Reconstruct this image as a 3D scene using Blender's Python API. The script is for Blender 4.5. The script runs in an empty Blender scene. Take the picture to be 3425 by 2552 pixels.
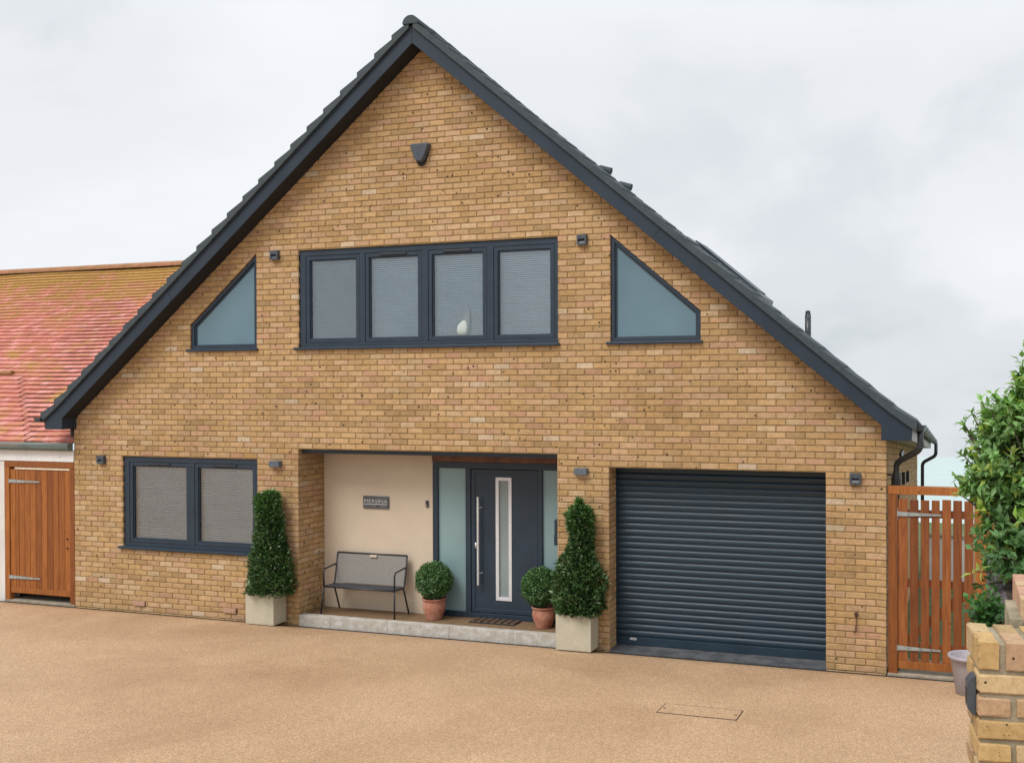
import bpy, math, random
import numpy as np
from mathutils import Matrix, Vector
R_ = math.radians
rnd = random.Random(7)
nr = np.random.RandomState(5)
S = bpy.context.scene
COL = S.collection

# ------------------------------------------------------------------ camera
F, CX, CY, W, H = 3289.58, 2120.0, 1328.14, 3425.0, 2552.0
CAMP = Vector((12.3667, -11.3387, 3.2058))
cd = bpy.data.cameras.new('camera'); cam = bpy.data.objects.new('camera', cd); COL.objects.link(cam)
Rw = ((0.9520449664, 0.3059476481, -0.0025334785), (0.0002134985, -0.0089447895, -0.9999599718), (-0.3059580630, 0.9520063168, -0.0085811611))
M = Matrix.Identity(4)
for i in range(3):
    M[i][0] = Rw[0][i]; M[i][1] = -Rw[1][i]; M[i][2] = -Rw[2][i]; M[i][3] = CAMP[i]
cam.matrix_world = M
cd.sensor_width = 36.0; cd.sensor_fit = 'HORIZONTAL'; cd.lens = F / W * 36.0
cd.shift_x = (W / 2 - CX) / W; cd.shift_y = (CY - H / 2) / W
cd.clip_end = 3000; cd.clip_start = 0.05
S.camera = cam
S.render.resolution_x = 1024; S.render.resolution_y = 762

# ------------------------------------------------------------------ light
EXPO = 0.64
S.view_settings.view_transform = 'Standard'; S.view_settings.look = 'None'
S.view_settings.exposure = EXPO; S.view_settings.gamma = 1.0; S.view_settings.use_curve_mapping = False
SUN_EL, SUN_AZ = 52.0, 205.0     # azimuth clockwise from +y
world = bpy.data.worlds.new('World'); S.world = world; world.use_nodes = True
wt = world.node_tree; wt.nodes.clear()
def N(t, ty, **k):
    n = t.nodes.new(ty)
    for a, b in k.items():
        if a in n.bl_rna.properties.keys(): setattr(n, a, b)
        else: n.inputs[a.replace('_', ' ')].default_value = b
    return n
def L(t, a, b): t.links.new(a, b)
def ramp(t, src, stops, interp='LINEAR'):
    r = t.nodes.new('ShaderNodeValToRGB'); r.color_ramp.interpolation = interp
    e = r.color_ramp.elements
    while len(e) < len(stops): e.new(0.5)
    for x, (p, c) in zip(e, stops):
        x.position = p; x.color = (c, c, c, 1) if isinstance(c, (int, float)) else (*c, 1)
    L(t, src, r.inputs[0]); return r
tc = N(wt, 'ShaderNodeTexCoord')
mp = N(wt, 'ShaderNodeMapping'); mp.inputs['Scale'].default_value = (1.0, 1.0, 2.2); mp.inputs['Location'].default_value = (0.35, 0.2, 0.1)
L(wt, tc.outputs['Generated'], mp.inputs['Vector'])
n1 = N(wt, 'ShaderNodeTexNoise', Scale=1.7, Detail=7.0, Roughness=0.5, Distortion=0.35); L(wt, mp.outputs[0], n1.inputs['Vector'])
cr = ramp(wt, n1.outputs['Fac'], [(0.33, (0.43, 0.465, 0.49)), (0.45, (0.525, 0.55, 0.575)), (0.54, (0.61, 0.625, 0.65)), (0.70, (0.66, 0.67, 0.69))], 'EASE')
sep = N(wt, 'ShaderNodeSeparateXYZ'); L(wt, tc.outputs['Generated'], sep.inputs[0])
# an overcast sky is brighter overhead than at the horizon
gr = ramp(wt, sep.outputs['Z'], [(0.0, 1.08), (0.10, 1.03), (0.30, 1.0), (0.75, 1.5), (1.0, 1.7)])
mx = N(wt, 'ShaderNodeMix', data_type='RGBA', blend_type='MULTIPLY'); mx.inputs[0].default_value = 1.0
L(wt, cr.outputs[0], mx.inputs[6]); L(wt, gr.outputs[0], mx.inputs[7])
sky = N(wt, 'ShaderNodeTexSky', sky_type='NISHITA', sun_disc=False, sun_elevation=R_(SUN_EL), sun_rotation=R_(SUN_AZ), dust_density=4.0)
bg1 = N(wt, 'ShaderNodeBackground'); bg1.inputs['Strength'].default_value = 0.97; L(wt, mx.outputs[2], bg1.inputs['Color'])
bg2 = N(wt, 'ShaderNodeBackground'); bg2.inputs['Strength'].default_value = 0.05; L(wt, sky.outputs[0], bg2.inputs['Color'])
ms = N(wt, 'ShaderNodeMixShader'); ms.inputs[0].default_value = 0.12
L(wt, bg1.outputs[0], ms.inputs[1]); L(wt, bg2.outputs[0], ms.inputs[2])
wo = N(wt, 'ShaderNodeOutputWorld'); L(wt, ms.outputs[0], wo.inputs['Surface'])
sl = bpy.data.lights.new('sun', 'SUN'); sl.energy = 1.5; sl.angle = R_(28); sl.color = (1.0, 0.96, 0.9)
so = bpy.data.objects.new('sun', sl); COL.objects.link(so)
az, el = R_(SUN_AZ), R_(SUN_EL)
sd = Vector((math.sin(az) * math.cos(el), math.cos(az) * math.cos(el), math.sin(el)))
so.rotation_euler = sd.to_track_quat('Z', 'Y').to_euler(); so.location = (0, -20, 30)

# ------------------------------------------------------------------ object helpers
def obj(name, me, mat=None, parent=None, label=None, cat=None, group=None, kind=None, bevel=0, smooth=False):
    if me is not None and mat is not None and len(me.materials) == 0:
        for m in (mat if isinstance(mat, (list, tuple)) else [mat]): me.materials.append(m)
    o = bpy.data.objects.new(name, me); COL.objects.link(o)
    if me is not None and not me.name.startswith(name): me.name = name
    if parent is not None: o.parent = parent
    if label: o['label'] = label
    if cat: o['category'] = cat
    if group: o['group'] = group
    if kind: o['kind'] = kind
    if bevel:
        b = o.modifiers.new('bevel', 'BEVEL'); b.width = bevel; b.segments = 2; b.limit_method = 'ANGLE'; b.angle_limit = R_(40)
    if smooth and me is not None: me.polygons.foreach_set('use_smooth', [True] * len(me.polygons))
    return o
def thing(name, label, cat, loc=(0, 0, 0), group=None, kind=None):
    o = obj(name, None, label=label, cat=cat, group=group, kind=kind); o.location = loc; o.empty_display_size = 0.2
    return o
class MB:
    def __init__(s, off=(0, 0, 0)): s.v = []; s.f = []; s.c = []; s.off = Vector(off)
    def add(s, vs, fs, col=None):
        n = len(s.v)
        s.v += [tuple(Vector(v) - s.off) for v in vs]; s.f += [tuple(n + i for i in f) for f in fs]
        s.c += [(*(col or (1, 1, 1)), 1)] * len(vs); return s
    def box(s, x0, x1, y0, y1, z0, z1, col=None):
        return s.add([(x0, y0, z0), (x1, y0, z0), (x1, y1, z0), (x0, y1, z0), (x0, y0, z1), (x1, y0, z1), (x1, y1, z1), (x0, y1, z1)],
                     [(0, 3, 2, 1), (4, 5, 6, 7), (0, 1, 5, 4), (1, 2, 6, 5), (2, 3, 7, 6), (3, 0, 4, 7)], col)
    def prism(s, pts, y0, y1, col=None, fn=None):
        """polygon in (x,z) extruded y0..y1"""
        n = len(pts); fn = fn or (lambda x, y, z: (x, y, z))
        vs = [fn(p[0], y0, p[1]) for p in pts] + [fn(p[0], y1, p[1]) for p in pts]
        a = sum(pts[i][0] * pts[(i + 1) % n][1] - pts[(i + 1) % n][0] * pts[i][1] for i in range(n))
        fs = [tuple(range(n)), tuple(range(2 * n - 1, n - 1, -1))] + [(i, n + i, n + (i + 1) % n, (i + 1) % n) for i in range(n)]
        if a < 0: fs = [f[::-1] for f in fs]
        return s.add(vs, fs, col)
    def tube(s, pts, r, n=10, cap=True, col=None):
        pts = [Vector(p) for p in pts]; k = len(pts); vs = []; fs = []
        rr = r if isinstance(r, (list, tuple)) else [r] * k
        up = None
        for i, p in enumerate(pts):
            t = ((pts[min(i + 1, k - 1)] - p).normalized() + (p - pts[max(i - 1, 0)]).normalized()).normalized()
            if up is None:
                up = Vector((0, 0, 1)) if abs(t.z) < 0.9 else Vector((0, 1, 0))
            a = t.cross(up).normalized(); b = a.cross(t).normalized(); up = b
            for j in range(n):
                w = 2 * math.pi * j / n; vs.append(p + (a * math.cos(w) + b * math.sin(w)) * rr[i])
        for i in range(k - 1):
            for j in range(n):
                q = (j + 1) % n; fs.append((i * n + j, i * n + q, (i + 1) * n + q, (i + 1) * n + j))
        if cap: fs += [tuple(range(n - 1, -1, -1)), tuple((k - 1) * n + j for j in range(n))]
        return s.add(vs, fs, col)
    def lathe(s, prof, cx, cy, n=32, wob=0.0):
        vs = []; fs = []; k = len(prof)
        for i, (r, z) in enumerate(prof):
            for j in range(n):
                w = 2 * math.pi * j / n; rr = r * (1 + wob * math.sin(3 * w + i))
                vs.append((cx + rr * math.cos(w), cy + rr * math.sin(w), z))
        for i in range(k - 1):
            for j in range(n):
                q = (j + 1) % n; fs.append((i * n + j, i * n + q, (i + 1) * n + q, (i + 1) * n + j))
        fs += [tuple(range(n - 1, -1, -1)), tuple((k - 1) * n + j for j in range(n))]
        return s.add(vs, fs)
    def mesh(s, name='mesh', cols=False):
        me = bpy.data.meshes.new(name); me.from_pydata(s.v, [], s.f); me.update()
        if cols:
            a = me.attributes.new('tint', 'FLOAT_COLOR', 'POINT'); a.data.foreach_set('color', np.array(s.c, dtype=np.float32).ravel())
        return me
def fillet(pts, r=0.05, n=5):
    pts = [Vector(p) for p in pts]; out = [pts[0]]
    for i in range(1, len(pts) - 1):
        a, b, c = pts[i - 1], pts[i], pts[i + 1]
        d1 = min(r, (a - b).length * 0.45); d2 = min(r, (c - b).length * 0.45)
        p, q = b + (a - b).normalized() * d1, b + (c - b).normalized() * d2
        for k in range(n + 1):
            t = k / n; out.append(p * (1 - t) ** 2 + b * 2 * t * (1 - t) + q * t * t)
    return out + [pts[-1]]
def box(name, x0, x1, y0, y1, z0, z1, mat, parent=None, bevel=0.0, **k):
    return obj(name, MB().box(x0, x1, y0, y1, z0, z1).mesh(name), mat, parent, bevel=bevel, **k)

# ------------------------------------------------------------------ materials
def newmat(name):
    m = bpy.data.materials.new(name); m.use_nodes = True; t = m.node_tree; t.nodes.clear()
    p = N(t, 'ShaderNodeBsdfPrincipled'); o = N(t, 'ShaderNodeOutputMaterial'); L(t, p.outputs[0], o.inputs['Surface'])
    return m, t, p
def setp(p, **k):
    for a, b in k.items():
        p.inputs[a.replace('_', ' ')].default_value = (*b, 1) if isinstance(b, tuple) else b
def pos(t, scale=(1, 1, 1)):
    g = N(t, 'ShaderNodeNewGeometry'); mpp = N(t, 'ShaderNodeMapping'); mpp.inputs['Scale'].default_value = scale
    L(t, g.outputs['Position'], mpp.inputs['Vector']); return mpp.outputs[0]
def mixc(t, fac, a, b, blend='MIX'):
    m = N(t, 'ShaderNodeMix', data_type='RGBA', blend_type=blend)
    for k, v in ((0, fac), (6, a), (7, b)):
        if isinstance(v, (int, float)): m.inputs[k].default_value = v
        elif isinstance(v, tuple): m.inputs[k].default_value = (*v, 1)
        else: L(t, v, m.inputs[k])
    return m.outputs[2]
def noise(t, vec, scale, detail=3.0, rough=0.5, dist=0.0):
    n = N(t, 'ShaderNodeTexNoise', Scale=scale, Detail=detail, Roughness=rough, Distortion=dist); L(t, vec, n.inputs['Vector']); return n.outputs['Fac']
def bump(t, p, h, strength=0.3, dist=0.01):
    b = N(t, 'ShaderNodeBump'); b.inputs['Strength'].default_value = strength; b.inputs['Distance'].default_value = dist
    L(t, h, b.inputs['Height']); L(t, b.outputs[0], p.inputs['Normal'])
def speckled(name, c1, c2, scale=8.0, rough=0.7, bstr=0.2, bscale=60.0, bd=0.004, metallic=0.0, spec=0.5, stops=(0.35, 0.65), coat=0.0):
    m, t, p = newmat(name); v = pos(t)
    a = noise(t, v, scale, 4.0, 0.6); r = ramp(t, a, [(stops[0], c1), (stops[1], c2)])
    f = noise(t, v, bscale, 2.0); r2 = ramp(t, f, [(0.3, 0.9), (0.7, 1.08)])
    L(t, mixc(t, 1.0, r.outputs[0], r2.outputs[0], 'MULTIPLY'), p.inputs['Base Color'])
    rr = ramp(t, a, [(0.3, max(0.02, rough - 0.08)), (0.7, min(1, rough + 0.08))]); L(t, rr.outputs[0], p.inputs['Roughness'])
    setp(p, Metallic=metallic, Specular_IOR_Level=spec)
    if bstr: bump(t, p, f, bstr, bd)
    return m

def brick_mat(name, source, near=1.0):
    m, t, p = newmat(name)
    if source == 'attr':
        a = N(t, 'ShaderNodeAttribute'); a.attribute_name = 'tint'; base = a.outputs['Color']
    else:
        a = N(t, 'ShaderNodeObjectInfo'); base = a.outputs['Color']
    v = pos(t)
    n_ = noise(t, v, 14.0 * near, 5.0, 0.7); r = ramp(t, n_, [(0.3, (0.80, 0.77, 0.72)), (0.5, (1.0, 1.0, 1.0)), (0.72, (1.17, 1.17, 1.18))])
    c = mixc(t, 1.0, base, r.outputs[0], 'MULTIPLY')
    g = noise(t, v, 130.0 * near, 3.0, 0.65); rg = ramp(t, g, [(0.3, 0.86), (0.7, 1.1)])
    c = mixc(t, 1.0, c, rg.outputs[0], 'MULTIPLY')
    bigv = noise(t, v, 0.7, 5.0, 0.65); c = mixc(t, 1.0, c, ramp(t, bigv, [(0.33, (0.84, 0.82, 0.79)), (0.5, (1.0, 1.0, 1.0)), (0.68, (1.08, 1.08, 1.09))]).outputs[0], 'MULTIPLY')
    # dark burnt pits scattered in some bricks
    vo = N(t, 'ShaderNodeTexVoronoi'); vo.inputs['Scale'].default_value = 42.0 * (1 + (near - 1) * .5); L(t, v, vo.inputs['Vector'])
    pit = ramp(t, vo.outputs['Distance'], [(0.10, 1.0), (0.22, 0.0)])
    wh = ramp(t, noise(t, v, 5.5, 2.0, 0.7), [(0.58, 0.0), (0.64, 1.0)])
    mm = N(t, 'ShaderNodeMath', operation='MULTIPLY'); L(t, pit.outputs[0], mm.inputs[0]); L(t, wh.outputs[0], mm.inputs[1])
    vo2 = N(t, 'ShaderNodeTexVoronoi'); vo2.inputs['Scale'].default_value = 14.0 * near; L(t, v, vo2.inputs['Vector'])
    sp2 = N(t, 'ShaderNodeSeparateColor'); L(t, vo2.outputs['Color'], sp2.inputs[0])
    on = ramp(t, sp2.outputs[0], [(0.85, 0.0), (0.86, 1.0)]); pit2 = ramp(t, vo2.outputs['Distance'], [(0.13, 1.0), (0.25, 0.0)])
    m3 = N(t, 'ShaderNodeMath', operation='MULTIPLY'); L(t, on.outputs[0], m3.inputs[0]); L(t, pit2.outputs[0], m3.inputs[1])
    m4 = N(t, 'ShaderNodeMath', operation='MAXIMUM'); L(t, mm.outputs[0], m4.inputs[0]); L(t, m3.outputs[0], m4.inputs[1])
    c = mixc(t, m4.outputs[0], c, (0.035, 0.024, 0.016))
    L(t, c, p.inputs['Base Color']); setp(p, Roughness=0.88, Specular_IOR_Level=0.25)
    h = N(t, 'ShaderNodeMath', operation='SUBTRACT'); L(t, g, h.inputs[0]); L(t, m4.outputs[0], h.inputs[1])
    bump(t, p, h.outputs[0], 0.5 * min(near, 1.6), 0.003)
    return m
M_BRICK = brick_mat('yellow stock brick', 'attr'); M_BRICKO = brick_mat('yellow stock brick single', 'obj')
M_MORTAR = speckled('mortar', (0.22, 0.145, 0.068), (0.30, 0.208, 0.108), 6.0, 0.95, 0.5, 120.0, 0.003, spec=0.2)
M_PMORTAR = speckled('grey mortar', (0.22, 0.19, 0.13), (0.36, 0.31, 0.22), 9.0, 0.95, 0.7, 90.0, 0.004, spec=0.2)
M_ANTH = speckled('anthracite frame', (0.018, 0.032, 0.050), (0.023, 0.039, 0.060), 3.0, 0.42, 0.08, 200.0, 0.0006, spec=0.38)
M_BARGE = speckled('anthracite fascia', (0.019, 0.030, 0.046), (0.024, 0.037, 0.056), 2.0, 0.5, 0.1, 150.0, 0.001, spec=0.3)
M_SLATE = speckled('roof tile concrete', (0.030, 0.044, 0.054), (0.052, 0.070, 0.080), 7.0, 0.8, 0.5, 60.0, 0.004)
M_GUT = speckled('black gutter plastic', (0.022, 0.027, 0.033), (0.03, 0.035, 0.042), 4.0, 0.35, 0.0)
M_GARAGE = speckled('garage slat paint', (0.010, 0.027, 0.044), (0.014, 0.034, 0.054), 3.0, 0.42, 0.08, 260.0, 0.0006, spec=0.42)
M_CREAM = speckled('cream render', (0.55, 0.455, 0.345), (0.60, 0.50, 0.385), 1.6, 0.9, 0.3, 160.0, 0.002)
M_WHITE = speckled('white render', (0.58, 0.56, 0.52), (0.68, 0.66, 0.62), 2.0, 0.85, 0.3, 60.0, 0.003)
M_WHITEP = speckled('white paint', (0.70, 0.70, 0.70), (0.78, 0.78, 0.77), 3.0, 0.5, 0.05)
M_SOFF = speckled('grey white soffit board', (0.36, 0.36, 0.355), (0.43, 0.43, 0.42), 3.0, 0.5, 0.05)
M_PLANTER = speckled('stone grey planter', (0.42, 0.39, 0.29), (0.50, 0.465, 0.36), 5.0, 0.85, 0.25, 200.0, 0.0015)
M_STEEL = speckled('brushed steel', (0.62, 0.62, 0.62), (0.70, 0.70, 0.70), 3.0, 0.4, 0.0, metallic=0.35)
M_SILVER = speckled('silver trim', (0.60, 0.60, 0.63), (0.68, 0.68, 0.70), 20.0, 0.4, 0.0, metallic=0.25)
M_GALV = speckled('galvanised steel', (0.30, 0.34, 0.33), (0.42, 0.46, 0.45), 18.0, 0.5, 0.1, metallic=0.5)
M_DARK = speckled('dark metal tube', (0.018, 0.020, 0.026), (0.026, 0.030, 0.038), 10.0, 0.4, 0.0)
M_BLACK = speckled('black rubber', (0.012, 0.012, 0.012), (0.022, 0.021, 0.02), 10.0, 0.75, 0.3, 90.0, 0.003)
M_SLAB = speckled('dark slate slab', (0.055, 0.060, 0.068), (0.105, 0.110, 0.118), 6.0, 0.6, 0.25, 60.0, 0.002)
M_CHAN = speckled('drain channel plastic', (0.010, 0.010, 0.010), (0.024, 0.022, 0.019), 12.0, 0.8, 0.4, 80.0, 0.003)
M_BLIND = speckled('blind slat', (0.72, 0.84, 0.92), (0.77, 0.87, 0.94), 2.0, 0.45, 0.0)
M_BLINDG = speckled('grey blind slat', (0.30, 0.44, 0.50), (0.34, 0.48, 0.54), 2.0, 0.5, 0.0)
M_BLINDB = speckled('cool white blind slat', (0.60, 0.80, 0.90), (0.66, 0.84, 0.93), 2.0, 0.45, 0.0)
M_ORN = speckled('pale grey green glass ornament', (0.42, 0.50, 0.48), (0.48, 0.55, 0.53), 3.0, 0.4, 0.0)
M_INT = speckled('room interior', (0.07, 0.095, 0.12), (0.09, 0.115, 0.14), 1.0, 0.9, 0.0)
M_AIRB = speckled('terracotta air brick', (0.50, 0.30, 0.20), (0.58, 0.38, 0.27), 20.0, 0.85, 0.2)
M_LIGHTG = speckled('wall light casing', (0.045, 0.057, 0.075), (0.06, 0.072, 0.09), 10.0, 0.4, 0.0)
M_SEAT = speckled('dark seat mesh', (0.03, 0.033, 0.042), (0.045, 0.048, 0.058), 60.0, 0.6, 0.4, 400.0, 0.002)
M_BACKM = speckled('grey textile mesh', (0.19, 0.18, 0.165), (0.25, 0.235, 0.215), 60.0, 0.75, 0.5, 500.0, 0.002)
M_SOFD = speckled('dark soffit board', (0.006, 0.008, 0.012), (0.010, 0.012, 0.017), 3.0, 0.7, 0.0)
M_BLOCK = speckled('slate grey lamp casing', (0.085, 0.105, 0.13), (0.10, 0.12, 0.15), 10.0, 0.4, 0.0)
M_RUST = speckled('rusty iron', (0.035, 0.018, 0.012), (0.09, 0.04, 0.02), 40.0, 0.85, 0.3)
M_TIMB = speckled('reddish steel lintel', (0.10, 0.042, 0.026), (0.19, 0.085, 0.05), 8.0, 0.7, 0.3, 40.0, 0.003)
M_GREENG = speckled('weathered green gutter', (0.085, 0.115, 0.105), (0.13, 0.165, 0.15), 4.0, 0.6, 0.2)
M_PPOT = speckled('mauve grey plastic pot', (0.30, 0.275, 0.30), (0.36, 0.33, 0.35), 5.0, 0.5, 0.05)
M_SOIL = speckled('soil', (0.03, 0.02, 0.013), (0.06, 0.042, 0.028), 14.0, 0.95, 0.8, 60.0, 0.01)
M_STONE = speckled('dark stone', (0.06, 0.05, 0.055), (0.15, 0.13, 0.13), 7.0, 0.9, 0.8, 30.0, 0.02)
M_CONC = speckled('concrete', (0.24, 0.20, 0.145), (0.36, 0.31, 0.235), 6.0, 0.9, 0.4, 70.0, 0.003)
M_BARK = speckled('bark', (0.06, 0.045, 0.03), (0.12, 0.09, 0.06), 20.0, 0.9, 0.6, 50.0, 0.006)

def gravel_mat(name, ca, cb, sc=260.0):
    m, t, p = newmat(name); v = pos(t)
    vo = N(t, 'ShaderNodeTexVoronoi'); vo.inputs['Scale'].default_value = sc; L(t, v, vo.inputs['Vector'])
    s = N(t, 'ShaderNodeSeparateColor'); L(t, vo.outputs['Color'], s.inputs[0])
    st = ramp(t, s.outputs[0], [(0.0, tuple(0.60 * x for x in ca)), (0.3, ca), (0.7, cb), (0.9, tuple(1.15 * x for x in cb)), (1.0, tuple(min(1, 1.7 * x) for x in cb))])
    ed = ramp(t, vo.outputs['Distance'], [(0.35, 1.0), (0.75, 0.55)])
    c = mixc(t, 1.0, st.outputs[0], ed.outputs[0], 'MULTIPLY')
    vo2 = N(t, 'ShaderNodeTexVoronoi'); vo2.inputs['Scale'].default_value = sc * 0.28; L(t, v, vo2.inputs['Vector'])
    s2 = N(t, 'ShaderNodeSeparateColor'); L(t, vo2.outputs['Color'], s2.inputs[0])
    c = mixc(t, 1.0, c, ramp(t, s2.outputs[1], [(0.0, 0.87), (0.5, 1.0), (1.0, 1.12)]).outputs[0], 'MULTIPLY')
    big = noise(t, v, 0.55, 4.0, 0.6); rb = ramp(t, big, [(0.35, (0.93, 0.90, 0.88)), (0.65, (1.04, 1.03, 1.04))])
    c = mixc(t, 1.0, c, rb.outputs[0], 'MULTIPLY')
    vst = noise(t, v, 0.22, 5.0, 0.7, 1.0); c = mixc(t, 1.0, c, ramp(t, vst, [(0.36, (0.87, 0.83, 0.80)), (0.55, (1.02, 1.02, 1.02))]).outputs[0], 'MULTIPLY')
    L(t, c, p.inputs['Base Color'])
    rr = ramp(t, big, [(0.35, 0.5), (0.65, 0.75)]); L(t, rr.outputs[0], p.inputs['Roughness'])
    setp(p, Specular_IOR_Level=0.35); bump(t, p, vo.outputs['Distance'], 0.5, 0.003)
    return m
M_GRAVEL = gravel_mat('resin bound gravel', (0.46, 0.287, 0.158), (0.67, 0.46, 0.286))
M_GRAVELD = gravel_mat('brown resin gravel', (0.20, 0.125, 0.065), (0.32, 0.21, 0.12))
M_LAWN = speckled('rough grass', (0.05, 0.085, 0.02), (0.11, 0.15, 0.05), 3.0, 0.9, 0.5, 30.0, 0.02)

def wood_mat(name, c1, c2, c3):
    m, t, p = newmat(name)
    oi = N(t, 'ShaderNodeObjectInfo'); g = N(t, 'ShaderNodeNewGeometry')
    add = N(t, 'ShaderNodeVectorMath', operation='ADD'); L(t, g.outputs['Position'], add.inputs[0])
    cmb = N(t, 'ShaderNodeCombineXYZ'); ml = N(t, 'ShaderNodeMath', operation='MULTIPLY'); ml.inputs[1].default_value = 31.0
    L(t, oi.outputs['Random'], ml.inputs[0]); L(t, ml.outputs[0], cmb.inputs[0]); L(t, ml.outputs[0], cmb.inputs[2]); L(t, cmb.outputs[0], add.inputs[1])
    mp_ = N(t, 'ShaderNodeMapping'); mp_.inputs['Scale'].default_value = (1, 1, 0.07); L(t, add.outputs[0], mp_.inputs[0])
    n_ = noise(t, mp_.outputs[0], 42.0, 4.0, 0.6, 0.6)
    r = ramp(t, n_, [(0.3, c1), (0.5, c2), (0.7, c3)])
    tone = ramp(t, oi.outputs['Random'], [(0.0, (0.74, 0.68, 0.66)), (0.5, (1.0, 1.0, 1.0)), (1.0, (1.22, 1.25, 1.2))])
    c = mixc(t, 1.0, r.outputs[0], tone.outputs[0], 'MULTIPLY')
    vk = N(t, 'ShaderNodeTexVoronoi'); vk.inputs['Scale'].default_value = 6.5; L(t, add.outputs[0], vk.inputs['Vector'])
    kn = ramp(t, vk.outputs['Distance'], [(0.05, 0.7), (0.11, 0.0)])
    c = mixc(t, kn.outputs[0], c, tuple(0.35 * x for x in c1))
    L(t, c, p.inputs['Base Color']); setp(p, Roughness=0.55, Specular_IOR_Level=0.4); bump(t, p, n_, 0.3, 0.002)
    return m
M_WOODL = wood_mat('stained gate boards', (0.19, 0.056, 0.010), (0.265, 0.084, 0.016), (0.32, 0.115, 0.024))
M_WOODR = wood_mat('red stained pickets', (0.15, 0.040, 0.011), (0.22, 0.066, 0.016), (0.27, 0.096, 0.025))
M_WOODF = wood_mat('gate frame timber', (0.19, 0.060, 0.012), (0.27, 0.088, 0.018), (0.33, 0.12, 0.028))
M_BATTEN = speckled('pale strip', (0.60, 0.50, 0.36), (0.70, 0.61, 0.47), 12.0, 0.8, 0.1)

def pane_mat():
    m = bpy.data.materials.new('clear window glass'); m.use_nodes = True; t = m.node_tree; t.nodes.clear()
    tr = N(t, 'ShaderNodeBsdfTransparent'); tr.inputs[0].default_value = (0.93, 0.97, 0.98, 1)
    gl = N(t, 'ShaderNodeBsdfGlossy'); gl.inputs['Roughness'].default_value = 0.01; gl.inputs[0].default_value = (0.9, 0.95, 1.0, 1)
    fr = N(t, 'ShaderNodeFresnel'); fr.inputs[0].default_value = 1.5
    r = ramp(t, fr.outputs[0], [(0.0, 0.16), (0.15, 0.28), (1.0, 1.0)])
    mix = N(t, 'ShaderNodeMixShader'); L(t, r.outputs[0], mix.inputs[0]); L(t, tr.outputs[0], mix.inputs[1]); L(t, gl.outputs[0], mix.inputs[2])
    o = N(t, 'ShaderNodeOutputMaterial'); L(t, mix.outputs[0], o.inputs[0]); return m
M_GLASS = pane_mat()
def frost(name, col, rough=0.25, spec=0.6):
    m, t, p = newmat(name); v = pos(t)
    n_ = noise(t, v, 0.9, 2.0); r = ramp(t, n_, [(0.3, tuple(0.88 * x for x in col)), (0.7, tuple(1.12 * x for x in col))])
    L(t, r.outputs[0], p.inputs['Base Color']); setp(p, Roughness=rough, Specular_IOR_Level=spec)
    bump(t, p, noise(t, v, 300.0, 1.0), 0.04, 0.001); return m
M_FROST = frost('frosted blue grey glass', (0.105, 0.185, 0.235), 0.16, 0.6)
M_FROSTD = frost('frosted teal door glass', (0.20, 0.30, 0.315), 0.35, 0.5)
M_FROSTG = frost('frosted grey door glass', (0.22, 0.265, 0.265), 0.35, 0.5)

def terracotta():
    m, t, p = newmat('terracotta'); v = pos(t)
    a = noise(t, v, 9.0, 5.0, 0.65); r = ramp(t, a, [(0.32, (0.27, 0.095, 0.06)), (0.5, (0.40, 0.17, 0.11)), (0.64, (0.46, 0.24, 0.17)), (0.76, (0.52, 0.37, 0.28))])
    L(t, r.outputs[0], p.inputs['Base Color']); setp(p, Roughness=0.8); bump(t, p, noise(t, v, 70.0), 0.3, 0.003); return m
M_TERRA = terracotta()
def kerb_mat():
    m, t, p = newmat('weathered kerb concrete'); v = pos(t)
    a = noise(t, v, 10.0, 6.0, 0.7, 0.4); r = ramp(t, a, [(0.32, (0.36, 0.33, 0.27)), (0.50, (0.44, 0.41, 0.36)), (0.60, (0.52, 0.505, 0.475)), (0.78, (0.58, 0.58, 0.57))])
    f = noise(t, v, 110.0, 2.0); c = mixc(t, 1.0, r.outputs[0], ramp(t, f, [(0.3, 0.85), (0.7, 1.1)]).outputs[0], 'MULTIPLY')
    L(t, c, p.inputs['Base Color']); setp(p, Roughness=0.9); bump(t, p, f, 0.5, 0.003); return m
M_KERB = kerb_mat()
def tile_mat():
    m, t, p = newmat('old red plain tiles'); v = pos(t)
    a = N(t, 'ShaderNodeAttribute'); a.attribute_name = 'tint'
    li = noise(t, v, 1.5, 6.0, 0.7, 0.5)
    c = mixc(t, ramp(t, li, [(0.56, 0.0), (0.68, 0.85)]).outputs[0], a.outputs['Color'], (0.42, 0.24, 0.05))
    # orange lichen is thick along the ridge, where the roof is highest
    g = N(t, 'ShaderNodeNewGeometry'); s = N(t, 'ShaderNodeSeparateXYZ'); L(t, g.outputs['Position'], s.inputs[0])
    ad = N(t, 'ShaderNodeMath', operation='MULTIPLY_ADD'); L(t, noise(t, v, 2.6, 5.0, 0.7), ad.inputs[0]); ad.inputs[1].default_value = 4.2; L(t, s.outputs['Z'], ad.inputs[2])
    mr = N(t, 'ShaderNodeMapRange'); mr.inputs[1].default_value = 6.6; mr.inputs[2].default_value = 7.7; L(t, ad.outputs[0], mr.inputs[0])
    c = mixc(t, mr.outputs[0], c, (0.36, 0.20, 0.045))
    c = mixc(t, 1.0, c, ramp(t, noise(t, v, 40.0, 3.0), [(0.3, 0.8), (0.7, 1.15)]).outputs[0], 'MULTIPLY')
    L(t, c, p.inputs['Base Color']); setp(p, Roughness=0.85); return m
M_TILE = tile_mat()
M_RIDGE = speckled('lichen covered ridge tiles', (0.24, 0.12, 0.035), (0.34, 0.15, 0.085), 3.0, 0.85, 0.5, 40.0, 0.006)
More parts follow.
